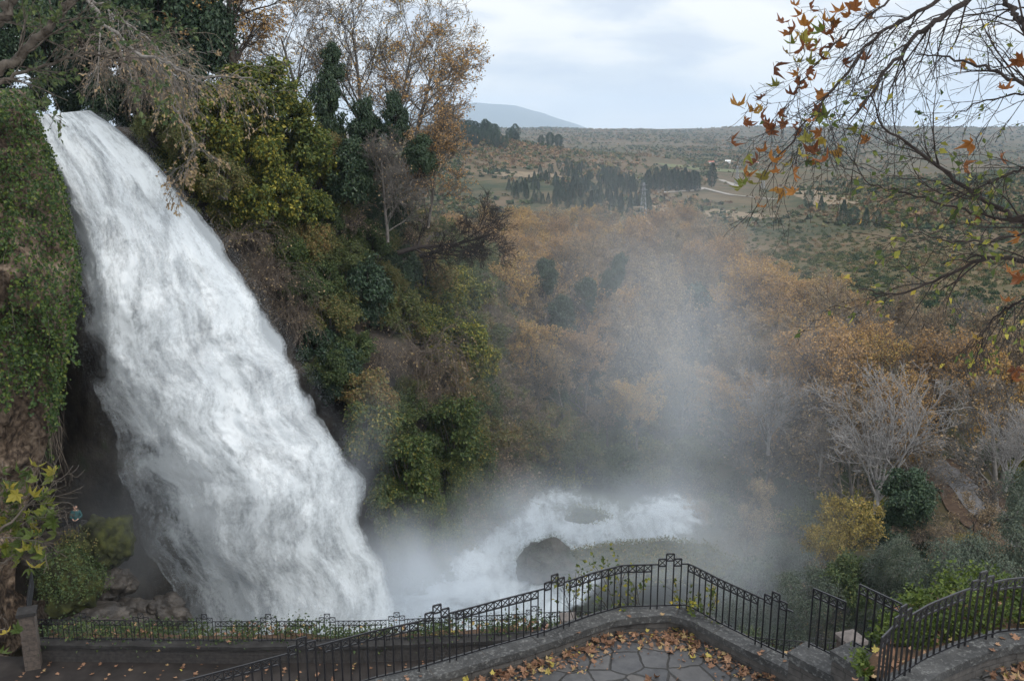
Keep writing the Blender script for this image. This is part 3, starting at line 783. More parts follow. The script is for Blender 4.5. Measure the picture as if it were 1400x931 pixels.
bush('droop', 330, 325, 100, 'upper tangle of hanging brown twigs under the yellow bush', off=2.0)
bush('droop', 400, 440, 80, 'lowest tangle of dark hanging twigs beside the fall', off=1.5)
bush('droop', 180, 80, 150, 'grey bare twigs trailing over the dark ivy above the fall', d=47)
bush('droop', 215, 130, 90, 'rusty leaved twigs hanging just over the lip of the fall', d=49)
bush('dimbare' if False else 'twig', 540, 290, 130, 'grey bare bush in front of the ivy columns', off=3)
for i, (x, y, wpx, hz_) in enumerate([(160, 40, 120, 1.0), (215, 30, 130, 1.1), (270, 50, 110, 1.2), (110, 20, 110, 1.0), (240, 110, 100, 1.0), (190, 120, 100, .8)]):
    bush('ivy', x, y, wpx, ['dark ivy mass left above the lip of the fall', 'dark ivy clad tree highest above the fall', 'dark ivy clad tree next to the orange plane tree', 'ivy clad tree at the top left behind the thick branch', 'dark ivy low between the fall and the yellow bush', 'dark ivy right above the lip of the fall'][i], 'ivy tree', d=54 + i % 3, sz=hz_)
for i, (x, y, wpx, s_) in enumerate([(452, 165, 58, 1.7), (457, 92, 40, 1.2), (502, 190, 56, 1.5), (542, 172, 50, 1.35), (575, 218, 56, 1.0), (480, 245, 80, 1.0)]):
    bush('ivy', x, y, wpx, ['tall dark ivy column in front of the bare plane tree', 'top of the tallest ivy column', 'second dark ivy column from the tall one', 'third ivy column with a bent tip', 'low dark ivy right of the columns', 'dark ivy round the foot of the columns'][i], 'ivy column', d=63.5 - i * .3, sz=s_)
for i, (x, y, wpx, d) in enumerate([(45, 138, 60, 58), (95, 128, 80, 57), (70, 90, 90, 60), (140, 140, 70, 55), (20, 80, 70, 62), (130, 75, 90, 58), (185, 165, 70, 57), (225, 172, 70, 58), (265, 178, 80, 60)]):
    bush('green' if i in (0, 4) else 'ivy', x, y, wpx, ['green bush behind the lip of the fall, farthest left', 'dark ivy just behind the lip of the fall', 'ivy clad crown above the lip of the fall', 'dark ivy at the right end of the lip', 'green crown showing behind the thick brown bough', 'dark ivy crown between the bough and the grey twigs', 'dark ivy at the waterline right of the lip', 'dark ivy under the rusty twigs right of the lip', 'dark ivy behind the left end of the yellow bush'][i], 'ivy tree' if i not in (0, 4) else 'shrub', d=d)
for i, (x, y, z) in enumerate([(-33, 30, -3), (-30, 24, 0), (-36, 36, 2), (-29, 29, -9), (-34, 27, -12), (-27, 20, 3)]):  # unseen trees added to keep skylight off the lower left
    plant('ivy_tree', 'ivy', (x, y, z), 1.7, 'dark ivy tree added out of view on the left for its shade', 'ivy tree', 'ivy trees added for shade left of the view')
# filler growth: kinds by zone
ZONES = [(150, 190, 'ivy'), (230, 160, 'ivy'), (300, 240, 'ygreen'), (400, 240, 'ygreen'), (350, 400, 'droop'), (400, 480, 'ivy'), (440, 330, 'green'), (470, 400, 'ivy'), (440, 420, 'droop'), (510, 440, 'twig'), (500, 360, 'green'), (560, 330, 'twig'), (610, 520, 'twig'), (520, 480, 'droop'), (470, 560, 'green'),
         (540, 400, 'ivy'), (500, 300, 'ivy'), (600, 360, 'green'), (600, 420, 'ygreen'), (560, 500, 'droop'), (480, 520, 'ivy'), (470, 620, 'hang'), (540, 580, 'green'), (560, 680, 'hang'),
         (640, 560, 'green'), (690, 570, 'twig'), (640, 640, 'hang'), (680, 640, 'twig'), (720, 560, 'green'), (720, 480, 'ivy'), (700, 430, 'droop'), (650, 420, 'droop'), (760, 500, 'twig'), (760, 580, 'green'), (800, 580, 'droop'), (520, 760, 'droop'), (660, 330, 'droop'), (600, 310, 'twig')]
FILL = {'olive': ('mixed olive and rusty bush on the slope right of the fall', 'shrub', 'olive bushes on the slope'), 'ivy': ('dark ivy hanging on the slope right of the fall', 'ivy', 'dark ivy on the slope'), 'ygreen': ('yellow green bush among others on the slope', 'shrub', 'yellow green bushes on the slope'),
        'green': ('green bush on the shaded slope right of the fall', 'shrub', 'green bushes on the slope'), 'droop': ('dry drooping shrub on the slope right of the fall', 'shrub', 'dry drooping shrubs on the slope'),
        'twig': ('bristly brown shrub on the lower slope', 'shrub', 'bristly brown shrubs on the slope'), 'hang': ('hanging yellow green creeper on the lower slope', 'creeper', 'hanging creepers on the slope')}
zr = np.random.default_rng(8)
for s in np.arange(2.4, 8.35, .30):
    for t in np.arange(.03, .98, .066):
        v = slope_pts(s + zr.uniform(-.15, .15), t + zr.uniform(-.04, .04))
        x, y, d = project(v)
        k = min(ZONES, key=lambda z: (z[0] - x) ** 2 + (z[1] - y) ** 2 + zr.uniform(0, 2600))[2]
        if k in ('droop', 'twig', 'ivy') and zr.random() < (.5 if x > 430 else .2): k = 'olive'
        if k == 'green' and zr.random() < .3: k = 'olive'
        redge = np.interp(y, RE[:, 1], RE[:, 0])
        wpx = zr.uniform(60, 88) * 58 / d * (1.45 if s > 6.2 else 1)
        if x < redge + wpx * .22: continue
        lab = FILL[k]
        bush(k, x, y, wpx, lab[0], lab[1], lab[2], d=d - zr.uniform(.2, 1.4))

# hero trees on the rim
def hero(name, seed, basepx, d, hpx, lean, levels, rad, nleaf, ls, bark, lmat, label, rmin=.012, droop=.3):
    h = hpx * d / F
    pr = tree_proto(np.random.default_rng(seed), h, levels, rad, nleaf, ls, M[bark], M[lmat] if lmat else None, lean, rmin, droop)
    o = plant(name, pr, P(basepx[0], basepx[1], d), 1, label, 'tree', rotz=0)
    return o
HL = lambda up, ang, t0: lev(13, 8, 6, 4, up=up, ang=ang, t0=t0)
for i_, (x_, y_, w_, k_) in enumerate([(470, 362, 85, 'olive'), (482, 312, 85, 'twig'), (440, 385, 80, 'green'), (430, 335, 75, 'olive'), (505, 330, 80, 'green'), (450, 440, 85, 'olive'), (415, 400, 70, 'green'), (500, 410, 90, 'ivy'), (545, 430, 90, 'olive'), (480, 480, 80, 'green')]):
    bush(k_, x_, y_, w_, ['olive bush under the grey leafless tree', 'grey twiggy bush below the ivy columns', 'green bush right of the dark hanging twigs', 'olive bush under the pale yellow green one', 'green bush below the leaning dark trees', 'olive bush halfway down beside the fall', 'small green bush close to the spray of the fall', 'broad dark ivy bulge in the middle of the slope', 'olive bush above the drooping dry stems', 'green bush left of the drooping dry stems'][i_], 'ivy' if k_ == 'ivy' else 'shrub', off=2.2)
for i_, (x_, y_, w_) in enumerate([(15, 60, 90), (-15, 110, 80), (60, 45, 80)]):
    bush('ivy', x_, y_, w_, ['dark ivy crown in the top left corner behind the bough', 'dark ivy at the left edge above the ivy cliff', 'dark ivy crown just right of the thick bough'][i_], 'ivy tree', d=50 + i_)
hero('plane_tree', 301, (412, 225), 70, 165, (.0, 0, 1), HL(.07, 44, .12), .22, 900, .17, 'greybark', 'orange', 'large bare plane tree spreading behind the ivy columns')
hero('plane_tree', 302, (562, 240), 70, 150, (.16, 0, 1), HL(.03, 48, .15), .22, 3600, .17, 'greybark', 'orange', 'bare plane tree leaning right with rusty leaf tips against the sky', droop=.6)
hero('plane_tree', 303, (498, 235), 72, 180, (.04, 0, 1), HL(.08, 42, .15), .23, 1000, .17, 'greybark', 'orange', 'tallest bare plane tree of the rim, between the ivy columns')
hero('plane_tree', 311, (535, 230), 75, 170, (.1, 0, 1), HL(.05, 46, .2), .20, 2000, .17, 'greybark', 'orange', 'fine twigged plane tree with golden tips behind the bent ivy column')
hero('plane_tree', 304, (322, 150), 58, 165, (.04, 0, 1), HL(.03, 52, .15), .34, 5200, .17, 'bark', 'orange', 'orange brown plane tree with a thick dark trunk above the yellow bush')
hero('young_tree', 305, (585, 310), 66, 115, (.1, 0, 1), lev(13, 8, 6, 5, up=.06, ang=46, t0=.08), .13, 6000, .14, 'greybark', 'orange', 'small golden leaved tree at the right edge of the rim')
hero('young_tree', 306, (530, 330), 62, 110, (.05, 0, 1), lev(12, 8, 6, 5, up=.10, ang=40, t0=.1), .12, 300, .14, 'greybark', 'rust', 'grey leafless young tree left of the golden one')
hero('leaning_tree', 307, (545, 345), 66, 85, (1, .2, .25), lev(10, 7, 6, 4, up=.12, ang=50, t0=.2), .2, 150, .14, 'darkbark', 'rust', 'dark bare tree leaning out over the valley')
hero('leaning_tree', 308, (575, 350), 67, 100, (.9, .1, .35), lev(11, 7, 6, 4, up=.02, ang=50, t0=.3), .18, 100, .14, 'darkbark', 'rust', 'second dark bare tree leaning farther right over the valley')
0 and hero('bare_tree', 309, (400, 320), 56, 90, (.3, -.2, 1), lev(10, 7, 5, 4, up=.05, ang=45, t0=.1), .10, 200, .12, 'greybark', 'rust', 'thin leafless tree in front of the yellow bushes', rmin=.009)

# ------------------------------------------------------------------ woods in the valley
wr = np.random.default_rng(21)
FARX = np.array([600, 930, 1000, 1100, 1160, 1260, 1420]); FARR = np.array([205, 200, 152, 130, 118, 112, 110.])
NEARX = np.array([600, 680, 800, 960, 1080, 1200, 1420]); NEARR = np.array([118, 100, 84, 74, 66, 66, 70.])
def polar(px, r):
    a = math.atan2((px - 700) / F, CP + .13 * SP)
    return np.array([r * math.sin(a), r * math.cos(a)])
WOOD = {'autumn': ('orange brown autumn tree in the wood below the waterfall', 'orange trees of the valley wood'),
        'rust': ('thin rusty brown tree in the wood below the waterfall', 'rusty trees of the valley wood'),
        'dimbare': ('grey leafless tree in the wood below the waterfall', 'leafless trees of the valley wood'),
        'ivy': ('dark ivy clad tree in the wood below the waterfall', 'ivy clad trees of the valley wood'),
        'ygreen': ('yellow green bushy tree in the wood below the waterfall', 'green trees of the valley wood')}
placed = []
for _ in range(9000):
    if len(placed) > 262: break
    x = wr.uniform(610, 1420); r0, r1 = np.interp(x, NEARX, NEARR), np.interp(x, FARX, FARR)
    if r1 <= r0: continue
    r = math.sqrt(wr.uniform(r0 ** 2, r1 ** 2)); q = polar(x, r)
    if 1275 < x < 1400 and r < 86: continue
    if any((q[0] - a) ** 2 + (q[1] - b) ** 2 < (4.4 + r * .009) ** 2 for a, b in placed): continue
    placed.append(tuple(q))
    ap = 700 + F * (x - 700) / F
    u = wr.random()
    if x > 1230: k = 'rust' if u < .4 else 'dimbare' if u < .8 else 'autumn' if u < .9 else 'ygreen'
    elif x > 1130: k = 'autumn' if u < .45 else 'rust' if u < .75 else 'dimbare'
    elif x > 960: k = 'autumn' if u < .60 else 'rust' if u < .78 else 'dimbare' if u < .94 else 'ygreen'
    elif r > 150: k = 'autumn' if u < .5 else 'rust' if u < .88 else 'ygreen'
    else: k = 'rust' if u < .46 else 'autumn' if u < .72 else 'ivy' if u < .77 else 'dimbare' if u < .93 else 'ygreen'
    z = float(H(*q))
    sc = wr.uniform(.8, 1.12)
    if k in ('ivy', 'ygreen'): z += 5.0; sc *= 1.5
    if k == 'dimbare': sc *= 1.8
    if k == 'rust': sc *= 1.1
    plant('tree' if k != 'ivy' else 'ivy_tree', k, (q[0], q[1], z - .2), sc, WOOD[k][0], 'tree', WOOD[k][1], sz=1.0)

def wood_ivy(x, y, wpx, d, sz, label, tilt=0.0):
    plant('ivy_tree', 'ivy', P(x, y, d), wpx * .72 * d / F / 4.4, label, 'tree', sz=sz * 1.2, rotz=0, tilt=(0, tilt))
for i, (x, y, wpx, d, s_, tl) in enumerate([(690, 410, 60, 92, 1.1, 0), (745, 385, 60, 95, 1.0, .2), (770, 440, 70, 92, .9, 0), (835, 385, 46, 100, 1.7, .5), (800, 410, 60, 97, .9, .2), (720, 495, 70, 86, 1.2, 0), (815, 520, 50, 84, 1.5, .1), (760, 545, 60, 82, 1.0, 0)]):
    wood_ivy(x, y, wpx, d, s_, ['dark ivy tree at the left edge of the autumn wood', 'dark ivy tree in the wood beside the leaning bare branches', 'broad dark ivy clump in the middle of the wood', 'tall ivy clad trunk leaning right in the misty wood', 'ivy clump at the foot of the leaning ivy trunk', 'dark ivy tree low on the left of the wood', 'slim dark ivy column low in the misty wood', 'lowest dark ivy clump above the white water'][i], tl)

# undergrowth on the near banks
UG = {'olive': ('mixed olive bush on the damp river bank', 'shrub', 'olive bushes of the river bank'), 'green': ('green bush on the damp river bank', 'shrub', 'green bushes of the river bank'), 'twig': ('brown leafless shrub on the damp river bank', 'shrub', 'brown shrubs of the river bank'),
      'greygreen': ('grey green bush on the bank below the terrace', 'shrub', 'grey green bushes below the terrace'), 'droop': ('drooping dry shrub on the river bank', 'shrub', 'drooping shrubs of the river bank'),
      'dimbare': ('grey leafless small tree on the right bank', 'tree', 'leafless small trees of the right bank'), 'yellow': ('small yellow bush on the right bank', 'shrub', 'yellow bushes of the right bank'),
      'bare': ('pale leafless shrub on the right bank', 'tree', 'pale leafless shrubs of the right bank'), 'rust': ('low rusty leaved tree on the right bank', 'tree', 'rusty trees of the right bank'),
      'ygreen': ('yellow green bush on the right bank', 'shrub', 'yellow green bushes of the right bank'), 'ivy': ('dark ivy clump on the right bank', 'ivy', 'dark ivy clumps of the right bank')}
pl2 = []
def path_clear(q):
    a, b = PATHC
    for i in range(len(a) - 1):
        p0, p1 = a[i], a[i + 1]; s = p1 - p0
        t = np.clip(((q - p0) * s).sum() / (s * s).sum(), 0, 1)
        if np.linalg.norm(q - p0 - s * t) < b: return False
    return True
PATHPX = [(1268, 632), (1312, 660), (1338, 690), (1368, 722), (1425, 762)]
def hit(px, py, r0=40., r1=6000.):
    v = P(px, py, 1.0); v = v / math.hypot(v[0], v[1])
    r = np.geomspace(r0, r1, 1500)
    z = v[2] * r; h = H(v[0] * r, v[1] * r)
    k = np.argmax(z < h)
    return np.array([v[0] * r[k], v[1] * r[k], h[k]])
PC3 = np.array([hit(*p) for p in PATHPX])
PATHC = (PC3[:, :2], 3.4)
for _ in range(14000):
    if len(pl2) > 480: break
    x = wr.uniform(690, 1560); r = math.sqrt(wr.uniform(43 ** 2, 100 ** 2))
    q = polar(x, r)
    if x < 1010 and r < (72 if x < 960 else 62): continue
    if x < 1080 and r > 92: continue
    if r > np.interp(x, FARX, FARR) + 22 : continue
    if (not path_clear(q) and r < 84) or (1290 < x < 1385 and 54 < r < 78): continue
    if any((q[0] - a) ** 2 + (q[1] - b) ** 2 < (1.9 + r * .014) ** 2 for a, b in pl2): continue
    pl2.append(tuple(q)); u = wr.random()
    if x < 1010: k = 'green' if u < .2 else 'olive' if u < .55 else 'twig' if u < .75 else 'droop' if u < .85 else 'rust' if u < .95 else 'ygreen'
    elif r < 58: k = 'greygreen' if u < .5 else 'green' if u < .68 else 'twig' if u < .92 else 'dimbare'
    elif x < 1230: k = 'dimbare' if u < .34 else 'bare' if u < .36 else 'greygreen' if u < .55 else 'twig' if u < .8 else 'rust' if u < .9 else 'ygreen'
    else: k = 'rust' if u < .34 else 'dimbare' if u < .5 else 'twig' if u < .68 else 'greygreen' if u < .82 else 'ygreen' if u < .9 else 'ivy'
    z = float(H(*q)); sc = wr.uniform(.6, .95)
    if k in ('green', 'greygreen', 'yellow', 'ygreen', 'olive'): z += .6
    if k == 'ivy': z += .8; sc *= .7
    if k == 'rust': sc *= .62
    plant({'dimbare': 'bare_tree', 'bare': 'bare_tree', 'rust': 'small_tree', 'ivy': 'ivy'}.get(k, 'shrub'), k, (q[0], q[1], z - .1), sc, UG[k][0], UG[k][1], UG[k][2])

# named plants of the right bank
def bankplant(proto, x, ybase, d, hpx, hnat, label, cat='tree', name='bare_tree', sz=None):
    b = P(x, ybase, d)
    plant(name, proto, b, hpx * d / F / hnat, label, cat, sz=sz)
bankplant('bare', 1195, 705, 62, 190, 6.2, 'large pale grey leafless tree spreading above the yellow bush')
bankplant('dimbare', 1262, 690, 63, 120, 8.0, 'grey leafless tree right of the large pale one')
bankplant('dimbare', 1120, 650, 64, 100, 8.0, 'grey leafless shrub at the right edge of the mist')
bankplant('bare', 1050, 620, 70, 110, 6.2, 'pale leafless tree just right of the mist column')
bankplant('bare', 1375, 670, 62, 110, 6.2, 'pale leafless tree by the path at the right')
for i_, (x_, y_) in enumerate([(1272, 738), (1250, 735), (1290, 765)]):
    bankplant('twig', x_, y_, 56, 60, 4.0, ['brown twiggy shrub left of the path', 'brown twiggy shrub between the ivy tree and the path', 'brown twiggy shrub below the path edge'][i_], 'shrub', 'twiggy_shrub')
bankplant('yellow', 1165, 720, 55, 105, 5.0, 'yellow leaved bush beside the mist column', 'shrub', 'shrub')
bankplant('yellow', 1130, 745, 54, 75, 5.0, 'lower yellow bush at the foot of the yellow one', 'shrub', 'shrub')
bankplant('yellow', 1322, 745, 52, 42, 5.0, 'little bright yellow bush beside the path', 'shrub', 'shrub')
bankplant('autumn', 1180, 600, 88, 150, 11.5, 'golden orange tree rising over the pale leafless trees', 'tree', 'tree')
bankplant('autumn', 1060, 520, 100, 140, 11.5, 'bright orange tree at the right side of the mist column', 'tree', 'tree')
bankplant('autumn', 1010, 500, 104, 150, 11.5, 'orange tree half veiled by the mist column', 'tree', 'tree')
GAP = [('rust', 700, 520, 84, 120), ('autumn', 735, 545, 82, 125), ('rust', 770, 560, 80, 115), ('autumn', 690, 455, 92, 125), ('rust', 745, 470, 96, 130), ('autumn', 800, 540, 84, 120), ('rust', 830, 590, 80, 105), ('autumn', 870, 600, 78, 110), ('rust', 715, 600, 78, 90)]
for i, (k, x, y, d, hp) in enumerate(GAP):
    bankplant(k, x, y + 20, d, hp, 11.5, ['rusty tree close to the right foot of the slope', 'orange tree next to the rusty one at the foot of the slope', 'rusty tree above the mossy mound in the rapids', 'orange tree at the left edge of the wood beside the slope', 'rusty tree behind the ivy clad trees of the wood', 'orange tree low in the mist above the rapids', 'small rusty tree at the water edge behind the rapids', 'orange tree over the right arm of the rapids', 'low rusty tree just above the white water'][i], 'tree', 'tree')
for i, (k, x, y, w_, d) in enumerate([('olive', 690, 560, 90, 78), ('olive', 740, 610, 90, 76), ('green', 700, 625, 80, 74), ('olive', 790, 625, 85, 76), ('green', 850, 640, 85, 76), ('olive', 900, 640, 85, 76), ('olive', 670, 430, 80, 88), ('green', 655, 385, 75, 90), ('olive', 760, 585, 80, 79), ('olive', 950, 635, 80, 75), ('olive', 715, 470, 80, 88), ('olive', 675, 500, 90, 82)]):
    bush(k, x, y, w_, ['olive bush right of the drooping dry shrubs', 'olive bush over the white water at the foot of the wood', 'green bush beside the brown bristly mound', 'olive bush right above the mossy mound', 'green bush above the middle of the rapids', 'olive bush above the right arm of the rapids', 'olive bush under the leaning dark tree', 'green bush at the foot of the leaning dark trees', 'olive bush among the rusty trees low in the wood', 'olive bush at the right end of the rapids', 'olive bush behind the lower ivy tree of the wood', 'olive bush right of the bright yellow green bush'][i], 'shrub', d=d)
for i, (x, y, w_) in enumerate([(1240, 690, 85), (1215, 740, 70), (1265, 760, 60)]):
    plant('ivy_tree', 'ivy', P(x, y, 56 + i * .3), w_ * 56 / F / 4.4, ['dark ivy tree behind the yellow bush', 'dark ivy clump at the right of the yellow bush', 'low dark ivy clump under the ivy tree'][i], 'ivy tree', sz=.9)
for i, (x, y, w_) in enumerate([(1412, 690, 95), (1400, 745, 110), (1345, 790, 110), (1280, 800, 110)]):
    plant('shrub', 'greygreen', P(x, y, 46 - i), w_ * 45 / F / 5.0, ['tall grey green creeper mass right of the path', 'grey green creeper mass under the tall one', 'grey green bush behind the stepped finial of the right railing', 'grey green bush behind the stair railing'][i], 'creeper', sz=1.2)

for i, (x, y, w_) in enumerate([(1215, 790, 95), (1160, 800, 95), (1105, 815, 90), (1260, 825, 95), (1230, 765, 70)]):
    plant('shrub', ['greygreen', 'green', 'greygreen', 'green', 'greygreen'][i], P(x, y, 50 - i * .4), w_ * 50 / F / 5.0, ['grey green bush below the dark ivy tree', 'green bush at the foot of the yellow one', 'grey green bush in the mist left of the stair railing', 'green bush close behind the stair railing', 'low grey green bush right under the dark ivy clumps'][i], 'shrub')
# leaf strewn path on the right bank
M['gravel'] = noise_mat('gravel_path', [(.3, (.10, .095, .095)), (.6, (.17, .165, .165)), (.8, (.24, .23, .23))], 3, 8)
M['brownlitter'] = noise_mat('leafy_ground', [(.3, (.045, .028, .02)), (.5, (.085, .056, .038)), (.7, (.13, .088, .06))], 2.5, 8)
def ribbon(name, pts, width, mat, lift, label, n=40):
    pts = np.asarray(pts); t = np.linspace(0, len(pts) - 1, n)
    c = np.stack([np.interp(t, np.arange(len(pts)), pts[:, i]) for i in range(2)], -1)
    d = norm(np.gradient(c, axis=0)); s = np.stack([-d[:, 1], d[:, 0]], -1)
    L = []
    for k in np.linspace(-.5, .5, 5):
        q = c + s * width * k * (1 + .18 * noise3(np.stack([c[:, 0], c[:, 1], c[:, 0] * 0 + k * 5], -1) * .9, 3)[:, None])
        L.append(np.stack([q[:, 0], q[:, 1], H(q[:, 0], q[:, 1]) + lift], -1))
    mb = MB(); mb.add(np.stack(L), grid_faces(5, n), 0, True)
    return tag(link(name, mb.mesh(name, mat)), label, kind='structure')
ribbon('leaf_litter', PC3, 5.2, M['brownlitter'], .12, 'brown fallen leaves along the path')
ribbon('path', PC3, 2.6, M['gravel'], .18, 'grey gravel path on the right bank')

# ------------------------------------------------------------------ conifers, fields, houses, pylons on the hills
cr = np.random.default_rng(31)
n_c = 0
for _ in range(4000):
    if n_c >= 70: break
    x = cr.uniform(598, 765); az_ = math.atan2((x - 700) / F, .98)
    r = cr.uniform(690, 880)
    keep = np.interp(x, [598, 690, 720, 765], [1, .9, .45, .15])
    if cr.random() > keep or (x > 690 and r < 760): continue
    q = polar(x, r)
    plant('pine_tree', 'pine', (q[0], q[1], float(H(*q)) - .3), cr.uniform(.9, 1.7), 'dark pine on the left ridge below the blue mountain', 'pine', 'pines on the left ridge'); n_c += 1
n_c = 0
for _ in range(8000):
    if n_c >= 215: break
    x = cr.uniform(690, 888); r = cr.uniform(300, 640)
    y = 465 + F * math.tan(math.atan2(-float(H(*polar(x, r))), r) - PITCH)
    top = np.interp(x, [690, 760, 800, 840, 888], [262, 232, 214, 232, 268]); bot = np.interp(x, [690, 760, 830, 888], [268, 285, 294, 292])
    if not top < y < bot: continue
    q = polar(x, r)
    plant('conifer', ['spruce', 'cypress', 'spruce', 'pine'][cr.integers(4)], (q[0], q[1], float(H(*q)) - .3), cr.uniform(.42, .75), 'dark conifer in the plantation behind the autumn wood', 'conifer', 'conifers of the plantation'); n_c += 1
for i, x in enumerate([866, 884, 887, 893, 901, 906, 912, 917, 921, 926, 931, 936, 941, 946, 950, 953, 897, 909]):
    q = hit(x, 262 - (i % 3) * 2 - (5 if i > 15 else 0), 200)
    plant('cypress_tree', 'cypress', q - np.array([0, 0, .3]), cr.uniform(.7, 1.05) * np.hypot(q[0], q[1]) / 430, 'dark cypress in the row by the pale farm track', 'cypress', 'cypress row by the farm track')
for i, (x, y, s_, lb) in enumerate([(973, 256, .85, 'lone dark cypress right of the cypress row'), (982, 342, .62, 'dark conifer standing alone above the orange wood'), (990, 344, .5, 'smaller conifer touching the lone one above the orange wood'),
                                    (1105, 285, .7, 'round dark pine in the right valley fields'), (1122, 288, .6, 'dark conifer beside the round pine in the fields'), (1152, 305, .9, 'tallest dark conifer of the right valley clump'),
                                    (1166, 308, .7, 'second conifer of the right valley clump'), (1183, 312, .8, 'third conifer of the right valley clump'), (1198, 310, .6, 'last conifer of the right valley clump')]):
    q = hit(x, y, 150)
    plant('conifer', 'cypress' if i == 0 else 'spruce' if i in (1, 2, 4, 5, 7) else 'pine', q - np.array([0, 0, .2]), s_ * np.hypot(q[0], q[1]) / 330, lb, 'conifer')

# scrub and small bushes over the hills: beyond counting
M['scrub'] = None
m, nt, out = new_mat('scrub'); M['scrub'] = m
tc = N(nt, 'ShaderNodeTexCoord'); g = N(nt, 'ShaderNodeNewGeometry')
ti = N(nt, 'ShaderNodeAttribute', attribute_name='tint').outputs['Fac']
f = math_(nt, 'MULTIPLY_ADD', math_(nt, 'SUBTRACT', g.outputs['Random Per Island'], .5), .3, ti)
c = ramp(nt, f, [(0, (.030, .048, .030)), (.3, (.052, .072, .034)), (.48, (.085, .10, .042)), (.64, (.14, .125, .058)), (.8, (.16, .115, .07)), (1, (.22, .14, .075))])
pr = N(nt, 'ShaderNodeBsdfPrincipled', inp={'Base Color': c, 'Roughness': .9, 'Specular IOR Level': .1}); nt.links.new(pr.outputs[0], out.inputs[0])
def scrub(name, n, r0, r1, xr, size, per, label, seed, lsz):
    rg = np.random.default_rng(seed)
    x = rg.uniform(xr[0], xr[1], n); r = np.exp(rg.uniform(np.log(r0), np.log(r1), n))
    a = np.arctan2((x - 700) / F, .98); X, Y = r * np.sin(a), r * np.cos(a)
    dens = fbm(np.stack([X, Y, X * 0], -1) / np.interp(r, [200, 1500], [40, 160])[:, None], 3, 71)
    far_ = np.interp(x, FARX, FARR)
    k = (dens > -.30 + rg.uniform(-.45, .45, n)) & (r > far_ + 4)
    X, Y, r = X[k], Y[k], r[k]; n = len(X)
    s = size * rg.uniform(.5, 1.5, n) * np.interp(r, [200, 1000, 3500], [.8, 1.3, 2.6])
    tint = np.clip(.52 + .30 * fbm(np.stack([X, Y, X * 0], -1) / 70, 3, 75) + rg.normal(0, .26, n), 0, 1)
    c = np.stack([X, Y, H(X, Y)], -1)
    d = rand_dirs(rg, n * per).reshape(n, per, 3); d[..., 2] = np.abs(d[..., 2])
    p = c[:, None] + d * (s[:, None] * rg.uniform(.5, 1, (n, per)))[..., None] * np.array([1, 1, .85])
    mb = MB()
    leaves(mb, (p - d * (s * lsz * .5)[:, None, None]).reshape(-1, 3), norm(rand_dirs(rg, n * per)), d.reshape(-1, 3), np.repeat(s, per) * lsz, .85)
    me = mb.mesh(name, M['scrub'])
    at = me.attributes.new('tint', 'FLOAT', 'POINT'); at.data.foreach_set('value', np.repeat(tint, per * 4))
    return tag(link(name, me), label, kind='stuff')
scrub('scrub', 30000, 330, 4200, (520, 1480), 1.6, 12, 'low dark scrub dotted over the far hills', 81, .95)
scrub('hill_scrub', 9000, 330, 950, (580, 960), 2.1, 14, 'olive and brown scrub on the left ridge', 84, .8)
scrub('undergrowth', 11000, 96, 420, (600, 1480), 1.0, 70, 'mixed bushes on the valley slope beyond the orange wood', 82, .30)
scrub('meadow_grass', 12000, 84, 600, (600, 1480), .45, 8, 'tufts of rough grass on the valley slope', 83, .9)

# fields and tracks
M['dirt'] = noise_mat('pale_dirt', [(.3, (.20, .18, .15)), (.7, (.30, .27, .235))], .5, 5, bump=0)
M['field'] = noise_mat('dry_field', [(.3, (.12, .09, .055)), (.7, (.21, .155, .09))], .3, 6, bump=0, stretch=(1, .2, 1))
M['fieldg'] = noise_mat('green_field', [(.3, (.07, .085, .03)), (.7, (.12, .125, .05))], .3, 6, bump=0)
def track(pts, w_, label, name='dirt_track', mat='dirt', lift=.35):
    ribbon(name, np.array([hit(x, y, 150) for x, y in pts]), w_, M[mat], lift, label, 70)
track([(884, 264), (905, 263.5), (930, 262), (952, 260.5), (962, 257.5), (938, 255)], 4.0, 'pale farm track below the cypress row')
track([(958, 256.5), (975, 261), (1000, 267), (1030, 270.5), (1062, 273)], 3.2, 'pale farm track running right across the valley')
track([(985, 246), (1000, 251), (1008, 256)], 4, 'short pale farm track right of the lone cypress')
track([(1085, 259), (1120, 268), (1150, 280)], 22, 'tan ploughed field right of the hanging leaves', 'field', 'field', .3)
track([(890, 282), (960, 290), (1040, 300)], 26, 'brown rough field under the farm track', 'field', 'field', .3)
track([(905, 226), (970, 232), (1050, 236)], 35, 'dull green field before the white houses', 'field', 'fieldg', .4)
track([(672, 240), (720, 238), (752, 243)], 30, 'tan clearing left of the conifer plantation', 'field', 'field', .4)

